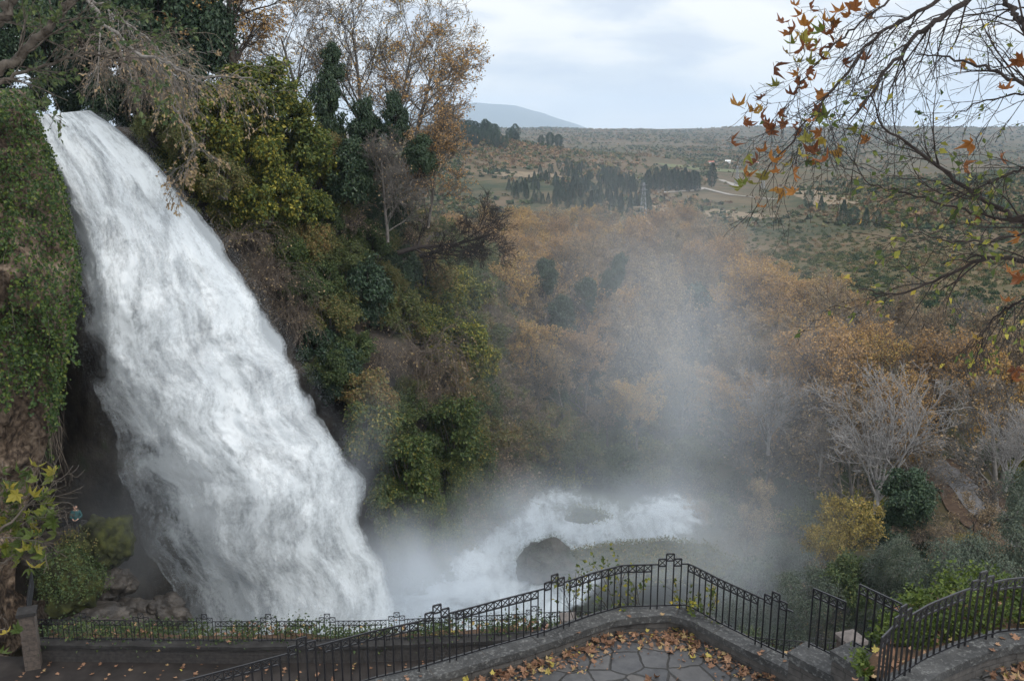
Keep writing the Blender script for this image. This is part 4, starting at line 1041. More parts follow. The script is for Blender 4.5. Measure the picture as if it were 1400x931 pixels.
M['whitewall'] = plain_mat('white_wall', (.72, .72, .70), .8)
M['redroof'] = plain_mat('red_roof', (.30, .11, .07), .8)
M['glass_dark'] = plain_mat('dark_window', (.03, .035, .04), .3)
def house(x, y, wpx, roofmat, label):
    q = hit(x, y, 300); r = np.hypot(q[0], q[1]); wd = wpx * r / F
    o = thing('house', label, 'house', tuple(q)); o.rotation_euler = (0, 0, random.Random(x).uniform(-.4, .4))
    h = wd * .42
    mb = MB(); box(mb, (0, 0, h / 2 - .5), (wd, wd * .7, h + 1)); link('wall', mb.mesh('wall', M['whitewall']), o)
    mb = MB(); a, b = wd * .56, wd * .42
    mb.add([(-a, -b, h), (a, -b, h), (a, b, h), (-a, b, h), (-a, 0, h * 1.55), (a, 0, h * 1.55)], [[0, 1, 5, 4], [2, 3, 4, 5], [3, 2, 1, 0]]); mb.add([(-a, -b, h), (-a, b, h), (-a, 0, h * 1.55), (a, -b, h), (a, b, h), (a, 0, h * 1.55)], [[0, 2, 1], [3, 4, 5]])
    link('roof', mb.mesh('roof', roofmat), o)
    for k in (-1, 1):
        mb = MB(); box(mb, (k * wd * .25, -wd * .35 - .02, h * .55), (wd * .14, .08, h * .3)); link('window', mb.mesh('window', M['glass_dark']), o)
house(972, 224.5, 7, M['redroof'], 'white farmhouse with a reddish roof, leftmost of three')
house(995, 223, 6.5, M['whitewall'], 'long white house with a pale roof, middle of three')
house(1034, 224, 5, M['redroof'], 'small white house, rightmost of three, behind the hanging leaves')
house(928, 257, 5, M['whitewall'], 'small white hut among the cypress trees')

M['steel'] = plain_mat('pale_steel', (.24, .25, .26), .5, .3)
def pylon(x, y, hpx, label):
    q = hit(x, y, 120); r = np.hypot(q[0], q[1]); h = hpx * r / F; b = h * .1
    mb = MB(); A_, B_ = [], []
    cs = [(-1, -1), (1, -1), (1, 1), (-1, 1)]
    zs = np.linspace(0, 1, 8); wv = lambda z: b * (1 - .8 * z)
    for i in range(4):
        for k in range(7):
            p = lambda c, z: (c[0] * wv(z), c[1] * wv(z), z * h)
            c0, c1 = cs[i], cs[(i + 1) % 4]
            A_ += [p(c0, zs[k]), p(c0, zs[k]), p(c0, zs[k + 1])]; B_ += [p(c0, zs[k + 1]), p(c1, zs[k + 1]), p(c1, zs[k + 1])]
    tubes(mb, A_, B_, r * .00016, r * .00016, 4)
    o = thing('pylon', label, 'pylon', tuple(q)); link('lattice', mb.mesh('lattice', M['steel']), o)
    mb = MB()
    for z in (.8, .93): tubes(mb, [(-h * .11, 0, h * z)], [(h * .11, 0, h * z)], r * .00025, r * .00025, 4)
    link('cross_arm', mb.mesh('cross_arm', M['steel']), o)
pylon(879, 297, 46, 'pale lattice pylon at the edge of the autumn wood')
pylon(1007, 254, 26, 'pale lattice pylon left of the two behind the hanging leaves')
pylon(1043, 258, 22, 'pale lattice pylon right of the two behind the hanging leaves')
def pole(x, y, hpx, label):
    q = hit(x, y, 120); r = np.hypot(q[0], q[1]); h = hpx * r / F
    mb = MB(); tubes(mb, [(0, 0, -.5)], [(0, 0, h)], r * .0004, r * .0003, 6); tubes(mb, [(-h * .09, 0, h * .93)], [(h * .09, 0, h * .93)], r * .0003, r * .0003, 4)
    tag(link('utility_pole', mb.mesh('utility_pole', M['greybark']), None, tuple(q)), label, 'pole')
pole(946, 258, 14, 'wooden utility pole in front of the cypress row')
pole(1235, 268, 24, 'pale utility pole in the fields behind the right branches')
pole(643, 178, 16, 'thin mast on the left ridge, taller of two')
pole(648, 178, 11, 'thin mast on the left ridge, shorter of two')

# ------------------------------------------------------------------ terrace, walls and railings
ZB = -8.3            # coping top of the terrace wall
def run_plane(pts, z): return np.array([on_plane(x, y, z) for x, y in pts])
TB = run_plane([(430, 955), (512, 931), (572, 917), (679, 886), (747, 867), (807, 845), (849, 833), (928, 831)], ZB)
TB2 = run_plane([(940, 831), (981, 854), (1041, 884), (1079, 902), (1098, 911)], ZB)
TB = np.concatenate([np.array([on_plane(240, 1010, ZB)]), TB])

M['coping'] = None
m, nt, out = new_mat('concrete_coping'); M['coping'] = m
tc = N(nt, 'ShaderNodeTexCoord')
a_ = N(nt, 'ShaderNodeTexNoise', inp={'Vector': tc.outputs['Object'], 'Scale': 1.7, 'Detail': 8, 'Roughness': .7})
b_ = N(nt, 'ShaderNodeTexNoise', inp={'Vector': tc.outputs['Object'], 'Scale': 14., 'Detail': 4, 'Roughness': .7})
c = ramp(nt, a_.outputs[0], [(.3, (.016, .016, .016)), (.5, (.040, .040, .039)), (.72, (.082, .081, .078))])
c = mixc(nt, ramp(nt, b_.outputs[0], [(.53, (0, 0, 0)), (.64, (.55, .55, .55))]), c, (.19, .19, .18))
pr = N(nt, 'ShaderNodeBsdfPrincipled', inp={'Base Color': c, 'Roughness': .8})
bp = N(nt, 'ShaderNodeBump', inp={'Strength': .8, 'Distance': .03, 'Height': b_.outputs[0]}); nt.links.new(bp.outputs[0], pr.inputs['Normal'])
nt.links.new(pr.outputs[0], out.inputs[0])

M['darkcoping'] = noise_mat('shaded_coping', [(.3, (.014, .013, .012)), (.55, (.030, .028, .027)), (.8, (.06, .057, .053))], 2.5, 9, .8, .6, .04)  # coping colour darkened to carry the shade of trees over the lower path
def stack_mat(name, c0, c1, c2, sx=2.6, sz=9.):
    """dry stacked thin stones"""
    m, nt, out = new_mat(name)
    uv = N(nt, 'ShaderNodeUVMap', uv_map='flow')
    mp = N(nt, 'ShaderNodeMapping', inp={'Vector': uv.outputs[0], 'Scale': (1, 1, 1)})
    nz = N(nt, 'ShaderNodeTexNoise', inp={'Vector': mp.outputs[0], 'Scale': 3., 'Detail': 2})
    v = N(nt, 'ShaderNodeVectorMath', operation='MULTIPLY_ADD', inp={0: nz.outputs['Color'], 1: (.05, .05, 0), 2: mp.outputs[0]})
    br = N(nt, 'ShaderNodeTexBrick', inp={'Vector': v.outputs[0], 'Color1': (*c0, 1), 'Color2': (*c1, 1), 'Mortar': (*c2, 1), 'Scale': 1.0, 'Mortar Size': .008, 'Brick Width': 1 / sx, 'Row Height': 1 / sz, 'Bias': 0.})
    br.offset = .37; br.squash = .7; br.squash_frequency = 3
    n2 = N(nt, 'ShaderNodeTexNoise', inp={'Vector': uv.outputs[0], 'Scale': 7., 'Detail': 6})
    c = mixc(nt, .55, br.outputs[0], ramp(nt, n2.outputs[0], [(.3, tuple(x * .6 for x in c0)), (.7, tuple(min(1, x * 1.5) for x in c1))]), 'MIX')
    pr = N(nt, 'ShaderNodeBsdfPrincipled', inp={'Base Color': c, 'Roughness': .85})
    h = math_(nt, 'MULTIPLY_ADD', n2.outputs[0], .5, math_(nt, 'SUBTRACT', 1.0, br.outputs['Fac']))
    bp = N(nt, 'ShaderNodeBump', inp={'Strength': .9, 'Distance': .03, 'Height': h}); nt.links.new(bp.outputs[0], pr.inputs['Normal'])
    nt.links.new(pr.outputs[0], out.inputs[0])
    return m
M['stack'] = stack_mat('stacked_stone', (.045, .042, .040), (.080, .073, .066), (.015, .014, .013))
M['stackd'] = stack_mat('shaded_stone', (.018, .016, .015), (.036, .031, .028), (.007, .006, .006))  # darker copy of the stacked stone, tree shade put into its colour
M['stackp'] = stack_mat('pillar_stone', (.042, .032, .026), (.080, .062, .050), (.012, .010, .009), 2.8, 5.)

def resample(pts, step):
    pts = np.asarray(pts, float)
    s = np.concatenate([[0], np.cumsum(np.linalg.norm(np.diff(pts, axis=0), axis=1))])
    t = np.linspace(0, s[-1], max(2, int(round(s[-1] / step)) + 1))
    return np.stack([np.interp(t, s, pts[:, i]) for i in range(3)], -1), t

def prism_along(pts, prof, mat, name, parent=None, caps=True, step=.35, jitter=0.0):
    """sweep a cross-section (side, up) along a line; side + is to the right of travel"""
    c, t = resample(pts, step)
    d = np.gradient(c, axis=0); d[:, 2] = 0; d = norm(d); s = np.stack([d[:, 1], -d[:, 0], d[:, 0] * 0], -1)
    prof = np.asarray(prof, float); n = len(prof)
    V = c[:, None] + s[:, None] * prof[None, :, :1] + np.array([0, 0, 1.])[None, None] * prof[None, :, 1:]
    if jitter: V = V + jitter * fbm(V * 3, 2, 4)[..., None]
    mb = MB(); U_, W_ = [], []
    pl = np.concatenate([[0], np.cumsum(np.linalg.norm(np.diff(prof, axis=0), axis=1))])
    per = []
    for i in range(n):
        j = (i + 1) % n
        q = np.stack([V[:, i], V[:, j]], 1)
        mb.add(q, grid_faces(len(c), 2))
        lv = np.array([0, np.linalg.norm(prof[j] - prof[i])])
        per.append(np.stack([np.broadcast_to(t[:, None], (len(c), 2)), np.broadcast_to(prof[i][1] + np.sign(prof[j][1] - prof[i][1] + 1e-6) * lv[None], (len(c), 2))], -1).reshape(-1, 2))
    if caps:
        for e, rv in ((0, 1), (-1, -1)):
            mb.add(V[e], [list(range(n))[::rv]]); per.append(prof + np.array([t[e], 0]))
    me = mb.mesh(name, mat)
    lay = me.uv_layers.new(name='flow'); vi = np.zeros(len(me.loops), np.int32); me.loops.foreach_get('vertex_index', vi)
    lay.data.foreach_set('uv', np.concatenate(per)[vi].ravel())
    return link(name, me, parent)

# travel left to right: right-hand side is the terrace side (towards the camera)
tw = thing('terrace_wall', 'low curved stone wall with concrete coping round the paved terrace', 'wall')
LINE = np.concatenate([TB, TB2, run_plane([(1120, 926)], ZB)])
prism_along(LINE, [(-.14, -.12), (-.14, 0), (.25, 0), (.25, -.12)], M['coping'], 'coping', tw, step=.6, jitter=.012)
prism_along(LINE, [(-.10, -7.5), (-.10, -.123), (.21, -.123), (.21, -7.5)], M['stack'], 'stonework', tw)
cj, _ = resample(LINE, .98)
mb = MB()
for i in range(1, len(cj) - 1):
    d = norm(cj[i + 1] - cj[i - 1]); s = np.array([d[1], -d[0], 0])
    box(mb, cj[i] + s * .055 + np.array([0, 0, .0005]), (.014, .385, .006), 0, [d, s, (0, 0, 1)])
link('joint', mb.mesh('joint', M['darkrock']), tw)

# paving
M['paving'] = None
m, nt, out = new_mat('crazy_paving'); M['paving'] = m
tc = N(nt, 'ShaderNodeTexCoord')
nz = N(nt, 'ShaderNodeTexNoise', inp={'Vector': tc.outputs['Object'], 'Scale': 1.6, 'Detail': 3})
vm = N(nt, 'ShaderNodeVectorMath', operation='MULTIPLY_ADD', inp={0: nz.outputs['Color'], 1: (.22, .22, 0), 2: tc.outputs['Object']})
v1 = N(nt, 'ShaderNodeTexVoronoi', feature='DISTANCE_TO_EDGE', inp={'Vector': vm.outputs[0], 'Scale': 2.15})
v2 = N(nt, 'ShaderNodeTexVoronoi', inp={'Vector': vm.outputs[0], 'Scale': 2.15})
n3 = N(nt, 'ShaderNodeTexNoise', inp={'Vector': tc.outputs['Object'], 'Scale': 6., 'Detail': 8, 'Roughness': .7})
sep = N(nt, 'ShaderNodeSeparateColor', inp={0: v2.outputs['Color']})
c = ramp(nt, sep.outputs[0], [(.1, (.036, .039, .046)), (.35, (.062, .063, .068)), (.6, (.085, .082, .082)), (.85, (.118, .104, .094))])
c = mixc(nt, .5, c, ramp(nt, n3.outputs[0], [(.3, (.04, .04, .043)), (.7, (.125, .122, .118))]))
j = ramp(nt, v1.outputs[0], [(.016, (0, 0, 0)), (.048, (1, 1, 1))])
n5 = N(nt, 'ShaderNodeTexNoise', inp={'Vector': tc.outputs['Object'], 'Scale': .9, 'Detail': 5, 'Roughness': .65})
c = mixc(nt, .6, c, ramp(nt, n5.outputs[0], [(.35, (.45, .45, .45)), (.65, (1, 1, 1))]), 'MULTIPLY')
c = mixc(nt, j, (.018, .017, .015), c)
pr = N(nt, 'ShaderNodeBsdfPrincipled', inp={'Base Color': c, 'Roughness': .55, 'Specular IOR Level': .4})
h = math_(nt, 'MULTIPLY_ADD', n3.outputs[0], .35, j)
bp = N(nt, 'ShaderNodeBump', inp={'Strength': .6, 'Distance': .025, 'Height': h}); nt.links.new(bp.outputs[0], pr.inputs['Normal'])
nt.links.new(pr.outputs[0], out.inputs[0])
ZT = ZB - .32
mb = MB()
q, _ = resample(LINE, .5); inner = q.copy(); inner[:, 2] = ZT
front = inner.copy(); front[:, 1] = 6.5; front[:, 2] = ZT
mb.add(np.stack([inner, front], 1), grid_faces(len(inner), 2))
tag(link('terrace_paving', mb.mesh('terrace_paving', M['paving'])), 'irregular grey flagstone paving of the terrace', kind='structure')

# railings
def bars(mb, A_, B_, th): tubes(mb, A_, B_, th * .7071, th * .7071, 4, 0, False)
def railing(name, pts, height, pitch, label, layout, baluster_parts=True, th=.022, gap=.12):
    """panels of upright bars under a band of crossed boxes, stepped finials between them.
    layout: list of ('panel', n) and ('finial', 0) in order; pts: foot line"""
    pts = np.asarray(pts, float)
    s = np.concatenate([[0], np.cumsum(np.linalg.norm(np.diff(pts, axis=0), axis=1))])
    at = lambda x: np.stack([np.interp(x, s, pts[:, i]) for i in range(3)], -1)
    root = thing(name, label, 'railing', tuple(pts[0]))
    o0 = pts[0]
    up = lambda x, z: at(x) - o0 + np.array([0, 0, z])
    bh = pitch * .98; x = .02
    for kind, n in layout:
        mb = MB(); m2 = MB(); bl = []
        if kind == 'panel':
            e = x + n * pitch
            for i in range(n):
                a, b = x + i * pitch, x + (i + 1) * pitch
                bars(mb, [up(a, height), up(a, height - bh)], [up(b, height), up(b, height - bh)], th); bars(m2, [up(a, .07)], [up(b, .07)], th)
                bars(mb, [up(a, height), up(a, height - bh)], [up(b, height - bh), up(b, height)], th * .6)
            for i in range(n + 1):
                lo = 0 if i in (0, n) else .07
                bl.append((x + i * pitch, lo, height))
            x = e
        elif kind == 'gap':
            bars(mb, [up(x, height)], [up(x + gap, height)], th); bars(m2, [up(x, .07)], [up(x + gap, .07)], th); x += gap
        elif kind == 'finial':
            hs = [0.75, 1.5, 0.75]
            for i in range(3):
                a, b = x + i * pitch, x + (i + 1) * pitch; zt = height + hs[i] * bh; zl = zt - bh
                bars(mb, [up(a, zt), up(a, zl)], [up(b, zt), up(b, zl)], th); bars(mb, [up(a, zt), up(a, zl)], [up(b, zl), up(b, zt)], th * .6)
            bars(m2, [up(x, .07)], [up(x + 3 * pitch, .07)], th)
            for i, zt in enumerate([.75, 1.5, 1.5, .75]): bl.append((x + i * pitch, 0 if i in (0, 3) else .07, height + zt * bh))
            x += 3 * pitch
        if baluster_parts:
            p = link(kind if kind != 'gap' else 'rail', mb.mesh(kind, M['iron']), root)
            link('bottom_rail', m2.mesh('bottom_rail', M['iron']), p)
            for (xx, lo, hi) in bl:
                b_ = MB(); bars(b_, [up(xx, lo)], [up(xx, hi)], th); link('baluster', b_.mesh('baluster', M['iron']), p)
        else:
            link('bottom_rail', m2.mesh('bottom_rail', M['iron']), root)
            for (xx, lo, hi) in bl: bars(mb, [up(xx, lo)], [up(xx, hi)], th)
            link(kind if kind != 'gap' else 'rail', mb.mesh(kind, M['iron']), root)
    return root, x
def plen(p): return np.linalg.norm(np.diff(np.asarray(p), axis=0), axis=1).sum()
def layout_for(L, pitch, gap=.12, period=None, start='panel', npan=9):
    out_ = []; x = .02
    k = start
    while True:
        need = (npan * pitch if k == 'panel' else 3 * pitch) + gap
        if x + need > L:
            m_ = int((L - x) / pitch)
            if k == 'panel' and m_ > 1: out_.append(('panel', m_))
            break
        out_ += [(k, npan), ('gap', 0)]; x += need; k = 'finial' if k == 'panel' else 'panel'
    return out_
# terrace railing: measure where the finials stand and fit panels between
PT_ = .135
def fit(pts, finials_px, z):
    pts = np.asarray(pts); s = np.concatenate([[0], np.cumsum(np.linalg.norm(np.diff(pts, axis=0), axis=1))])
    fx, fy, fd = project(pts)
    return np.interp(finials_px, fx, s), s[-1]
FULL = np.concatenate([TB, TB2])
fin, Ltot = fit(FULL, [418, 597, 757, 912, 1052], ZB)
def between(fin, Ltot, pitch, gap=.12):
    lay = []; x = .02
    for c in fin:
        st = c - 1.5 * pitch - gap
        n = max(2, int(round((st - x) / pitch)))
        lay += [('panel', n), ('gap', 0), ('finial', 0), ('gap', 0)]; x += n * pitch + 2 * gap + 3 * pitch
    n = int((Ltot - x) / pitch)
    if n > 1: lay.append(('panel', n))
    return lay
railing('railing', FULL, .86, PT_, 'black iron railing with stepped finials round the paved terrace', between(fin, Ltot, PT_))

# stair wall on the right, stepping up towards the viewer
def stair_block(px0, px1, z, label, rail_label, ext):
    a, b = on_plane(*px0, z), on_plane(*px1, z)
    d = norm(b - a); s = np.array([d[1], -d[0], 0])
    o = thing('stair_wall', label, 'wall', tuple(a))
    L_ = [np.zeros(3) - d * .1, b - a + d * ext]
    prism_along(np.array(L_), [(-.14, -.14), (-.14, 0), (.40, 0), (.40, -.14)], M['coping'], 'coping', o, step=.5, jitter=.01)
    prism_along(np.array(L_), [(-.10, -6), (-.10, -.143), (.34, -.143), (.34, -6)], M['stack'], 'stonework', o)
    n = int(np.linalg.norm(b - a) / PT_)
    railing('railing', np.array([a, b + d * .1]), 1.0, PT_, rail_label, [('panel', n)])
stair_block((1104, 883), (1152, 906), -7.85, 'first stone step of the stair wall at the end of the terrace', 'short iron railing panel on the first step of the stair wall', .1)
stair_block((1166, 882), (1226, 914), -7.45, 'higher stone step of the stair wall under the curved railing', 'longer iron railing panel on the higher step of the stair wall', .3)

# right bay
ZR = -6.9
RB = run_plane([(1196, 958), (1214, 938), (1231, 926), (1262, 906), (1306, 886), (1340, 875), (1368, 868), (1400, 865), (1450, 866), (1520, 872)], ZR)
o = thing('bay_wall', 'curved stone curb with concrete coping under the right railing', 'wall')
prism_along(RB, [(-.14, -.12), (-.14, 0), (.26, 0), (.26, -.12)], M['coping'], 'coping', o, step=.4, jitter=.012)
prism_along(RB, [(-.10, -6), (-.10, -.123), (.22, -.123), (.22, -6)], M['stack'], 'stonework', o)
fin, L_ = fit(RB, [1213, 1333], ZR)
railing('railing', RB, .86, .135, 'black iron railing curving round the right planting bed', between(fin, L_, .135))
mb = MB(); q, _ = resample(RB, .4); inner = q + np.array([0, 0, -.36]); front = inner.copy(); front[:, 0] += 1.5; front[:, 1] = 5
mb.add(np.stack([inner, front], 1), grid_faces(len(inner), 2))
tag(link('bay_paving', mb.mesh('bay_paving', M['paving'])), 'flagstones under leaves in the right bay', kind='structure')
# planting bed behind the right railing
M['soil'] = noise_mat('leafy_soil', [(.3, (.035, .025, .018)), (.6, (.10, .06, .035)), (.8, (.17, .10, .06))], 5, 8)
c, t = resample(RB[2:], .3); d = norm(np.gradient(c, axis=0)); s = np.stack([d[:, 1], -d[:, 0], d[:, 0] * 0], -1)
bw = np.interp(t, [0, 1, 2.5], [.35, .8, 1.9])[:, None]
gridv = np.stack([c - s * (.14 + k * bw) + np.array([0, 0, -.10]) - np.array([0, 0, .16]) * k * bw for k in np.linspace(0, 1, 8)])
gridv[..., 2] += .08 * noise3(gridv * 2.)
mb = MB(); mb.add(gridv, grid_faces(*gridv.shape[:2]), 0, True); mb.add(np.stack([gridv[-1], gridv[-1] + np.array([0, .4, -5])]), grid_faces(2, gridv.shape[1]))
tag(link('planting_bed', mb.mesh('planting_bed', M['soil'])), 'leaf strewn soil of the planting bed', kind='structure')
gr = np.random.default_rng(44)
M['bedleaf'] = leaf_mat('bed_leaf', [(0, (.03, .05, .012)), (.5, (.07, .105, .02)), (.85, (.13, .17, .03)), (1, (.17, .17, .04))], .2)
def ground_cover(name, base_pts, n, spread, hgt, ls, mat, label):
    k = gr.integers(0, len(base_pts), n)
    p = base_pts[k] + gr.normal(0, 1, (n, 3)) * np.array([spread, spread, 0])
    hh = hgt * np.clip(.5 + .9 * fbm(p * np.array([1.2, 1.2, 0]), 3, 14), .0, 1.2)
    keep = hh > .05 * hgt
    p, hh = p[keep], hh[keep]
    p[:, 2] += gr.uniform(0, 1, len(p)) * hh
    mb = MB(); leaves(mb, p, norm(rand_dirs(gr, len(p)) + np.array([0, 0, .3])), rand_dirs(gr, len(p)) + np.array([0, 0, 1.2]), ls * gr.uniform(.6, 1.3, len(p)), .7)
    return tag(link(name, mb.mesh(name, mat)), label, kind='stuff')
ground_cover('ground_cover', gridv[1:8].reshape(-1, 3), 12000, .10, .50, .07, M['bedleaf'], 'low bright green ground cover behind the right railing')

# fallen plane leaves
def star_leaf(mb, pos, rotm, size, curl, mat=0):
    """a five lobed plane leaf with toothed lobes"""
    A_ = np.radians([-90, -62, -40, -20, -2, 12, 24, 38, 54, 68, 78, 90])
    R_ = np.array([.14, .40, .60, .44, .62, .92, .60, .50, .70, .66, .84, 1.06])
    a = np.concatenate([A_, PI - A_[-2:0:-1]]); r = np.concatenate([R_, R_[-2:0:-1]])
    x, y = np.cos(a) * r * .95, np.sin(a) * r
    z = curl * (x ** 2 * .8 + .35 * (y - .2) ** 2) + .12 * np.sin(a * 5) * r * curl
    V = np.concatenate([[[0, 0, -.02]], np.stack([x, y, z], -1)]) * size * .5
    n = len(a)
    f = [[0, 1 + i, 1 + (i + 1) % n] for i in range(n)]
    mb.add(V @ rotm.T + pos, f, mat)
    st = np.array([[0, -.1, 0], [.03, -.75, -.1 * curl]]) * size * .5 @ rotm.T + pos
    tubes(mb, [st[0]], [st[1]], size * .014, size * .01, 3)
def rot_rand(rng, tilt):
    a = rng.uniform(0, 2 * PI); tx, ty = rng.normal(0, tilt, 2)
    cz, sz_ = math.cos(a), math.sin(a)
    Rz = np.array([[cz, -sz_, 0], [sz_, cz, 0], [0, 0, 1]])
    Rx = np.array([[1, 0, 0], [0, math.cos(tx), -math.sin(tx)], [0, math.sin(tx), math.cos(tx)]])
    Ry = np.array([[math.cos(ty), 0, math.sin(ty)], [0, 1, 0], [-math.sin(ty), 0, math.cos(ty)]])
    return Ry @ Rx @ Rz
fr = np.random.default_rng(91)
mb = MB()
q, tq = resample(LINE, .2); d = norm(np.gradient(q, axis=0)); s = np.stack([d[:, 1], -d[:, 0], d[:, 0] * 0], -1)
qx, qy, _ = project(q)
prob = np.interp(qx, [560, 640, 800, 850, 935, 1000, 1100], [.5, 1, .9, .5, 1, 1, .9])
prob = prob / prob.sum()
for i in range(520):
    k = fr.choice(len(q), p=prob)
    off = .23 + abs(fr.normal(0, .19)) + (.30 * fr.random() if 850 < qx[k] < 1000 else 0)
    if fr.random() < .05: off += fr.uniform(.3, 2.5)
    pos = q[k] + s[k] * off + d[k] * fr.uniform(-.35, .35); pos[2] = ZT + .02 + (.10 * fr.random() * max(0, 1 - (off - .23) / .4))
    star_leaf(mb, pos, rot_rand(fr, .5), fr.uniform(.09, .19), fr.uniform(-.2, 1.1))
for i in range(14):
    k = fr.integers(len(q)); pos = q[k] + s[k] * fr.uniform(-.05, .3); pos[2] = ZB + .025
    star_leaf(mb, pos, rot_rand(fr, .2), fr.uniform(.08, .15), fr.uniform(0, .6))
n = 800
k = fr.choice(len(q), n, p=prob); off = .23 + np.abs(fr.normal(0, .28, n))
p = q[k] + s[k] * off[:, None] + d[k] * fr.uniform(-.3, .3, (n, 1)); p[:, 2] = ZT + .012 + fr.uniform(0, .04, n)
leaves(mb, p, rand_dirs(fr, n) * np.array([1, 1, .1]), rand_dirs(fr, n) * .4 + np.array([0, 0, 1]), fr.uniform(.04, .09, n), .5)
tag(link('fallen_leaves', mb.mesh('fallen_leaves', M['litter'])), 'brown plane leaves gathered along the terrace wall', kind='stuff')
mb = MB()
q2, _ = resample(RB, .2); d2 = norm(np.gradient(q2, axis=0)); s2 = np.stack([d2[:, 1], -d2[:, 0], d2[:, 0] * 0], -1)
for i in range(420):
    k = fr.integers(12, len(q2)); off = fr.uniform(.24, 1.5)
    pos = q2[k] + s2[k] * off + d2[k] * fr.uniform(-.2, .2); pos[2] = ZR - .36 + .02 + .1 * fr.random()
    star_leaf(mb, pos, rot_rand(fr, .5), fr.uniform(.09, .19), fr.uniform(-.2, 1.1))
for i in range(150):
    u_, v_ = fr.integers(0, gridv.shape[0] - 1), fr.integers(0, gridv.shape[1]); pos = gridv[u_, v_] + fr.normal(0, .15, 3) * np.array([1, 1, 0]) + np.array([0, 0, .06])
    star_leaf(mb, pos, rot_rand(fr, .4), fr.uniform(.1, .18), fr.uniform(0, .9))
for i in range(12):
    k = fr.integers(12, len(q2)); pos = q2[k] + s2[k] * fr.uniform(0, .3); pos[2] = ZR + .02
    star_leaf(mb, pos, rot_rand(fr, .2), fr.uniform(.08, .16), fr.uniform(0, .6))
tag(link('fallen_leaves', mb.mesh('fallen_leaves', M['litter'])), 'brown leaves heaped inside the right bay', kind='stuff')

# plants poking up just behind the terrace railing
for i, (x, y, hh, lb) in enumerate([(792, 832, .55, 'leafy yellow green sapling behind the terrace railing, leftmost'), (850, 822, .75, 'tallest thin sapling behind the terrace railing'), (884, 828, .3, 'small seedling behind the railing near its highest finial'), (962, 838, .4, 'small sapling right of the highest railing finial'), (975, 850, .25, 'tiny seedling below the one right of the highest finial')]):
    b = on_plane(x, y, ZB + .15) + np.array([0, .35, -.9])
    sg, tips = grow(gr, np.zeros((3, 3)), np.array([0, 0, 1]) + .25 * rand_dirs(gr, 3), np.full(3, hh + .75), np.full(3, .012), [dict(seg=5, wob=.1, nc=6, ang=45, lf=.4, t0=.5), dict(seg=3, wob=.15)])
    o = thing('sapling', lb, 'sapling', tuple(b))
    mb = MB(); seg_mesh(mb, sg, (4, 3)); link('stem', mb.mesh('stem', M['bark']), o)
    pp_, dd_ = tip_points(gr, tips, 90); mb = MB(); leaves(mb, pp_, norm(dd_ + rand_dirs(gr, 90)), rand_dirs(gr, 90) + np.array([0, -.4, .6]), gr.uniform(.05, .10, 90), .75)
    link('leaves', mb.mesh('leaves', M['ygreen']), o)

# ------------------------------------------------------------------ lower path
ZL = -18.0
LB = run_plane([(52, 874), (300, 877), (500, 876), (640, 870), (790, 862), (900, 868), (1020, 898), (1090, 905), (1155, 908)], ZL)
ow = thing('path_wall', 'long low stone wall with coping beside the lower path', 'wall')
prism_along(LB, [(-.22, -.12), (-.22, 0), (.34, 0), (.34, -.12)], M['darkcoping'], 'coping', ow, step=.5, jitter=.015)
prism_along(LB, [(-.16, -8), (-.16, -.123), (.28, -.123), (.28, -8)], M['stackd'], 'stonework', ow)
fin, L_ = fit(LB, [120, 198, 281, 366, 452, 541, 633, 726, 820, 915, 992, 1119], ZL)
railing('railing', LB, .82, .19, 'long black iron railing beside the lower path under the waterfall', between(fin, L_, .19, .1), False, .022, .1)
M['pathfloor'] = noise_mat('brown_path', [(.3, (.013, .011, .010)), (.5, (.024, .020, .018)), (.7, (.04, .034, .03))], 1.2, 8, .7)
mb = MB(); q, _ = resample(np.concatenate([LB[:1] + np.array([-14, .5, 0]), LB]), 1.0); inner = q + np.array([0, 0, -.68]); front = inner.copy(); front[:, 1] -= 13
mb.add(np.stack([inner, front], 1), grid_faces(len(inner), 2))
tag(link('lower_path', mb.mesh('lower_path', M['pathfloor'])), 'dark brown paved lower path', kind='structure')
c, t = resample(LB, .6); d = norm(np.gradient(c, axis=0)); s = np.stack([d[:, 1], -d[:, 0], d[:, 0] * 0], -1)
bank = np.stack([c - s * k + np.array([0, 0, -.15 - .25 * k ** 1.6]) for k in np.linspace(.14, 3.4, 9)])
bank[..., 2] += .12 * fbm(bank * 1.1, 3, 3)
mb = MB(); mb.add(bank, grid_faces(*bank.shape[:2]), 0, True); mb.add(np.stack([bank[-1], bank[-1] + np.array([0, 2., -8])]), grid_faces(2, bank.shape[1]))
tag(link('bank', mb.mesh('bank', M['soil'])), 'earth bank behind the lower railing', kind='structure')
bx, by, _ = project(bank.reshape(-1, 3))
bp_ = bank[:7].reshape(-1, 3); bx = project(bp_)[0]
ground_cover('bank_plants', bp_[bx < 900], 10000, .3, .5, .12, M['green'], 'low green plants growing behind the lower railing')
mb = MB()
for i in range(420):
    k = fr.integers(len(bp_)); star_leaf(mb, bp_[k] + fr.normal(0, .3, 3) * np.array([1, 1, 0]) + np.array([0, 0, .12 + .1 * fr.random()]), rot_rand(fr, .5), fr.uniform(.16, .28), fr.uniform(0, .9))
for i in range(220):
    k = fr.integers(len(c)); pos = c[k] + s[k] * (.4 + abs(fr.normal(0, .8))); pos[2] = ZL - .64
    star_leaf(mb, pos, rot_rand(fr, .2), fr.uniform(.1, .24), fr.uniform(0, .6))
tag(link('fallen_leaves', mb.mesh('fallen_leaves', M['litter'])), 'dry leaves along the lower path wall and bank', kind='stuff')

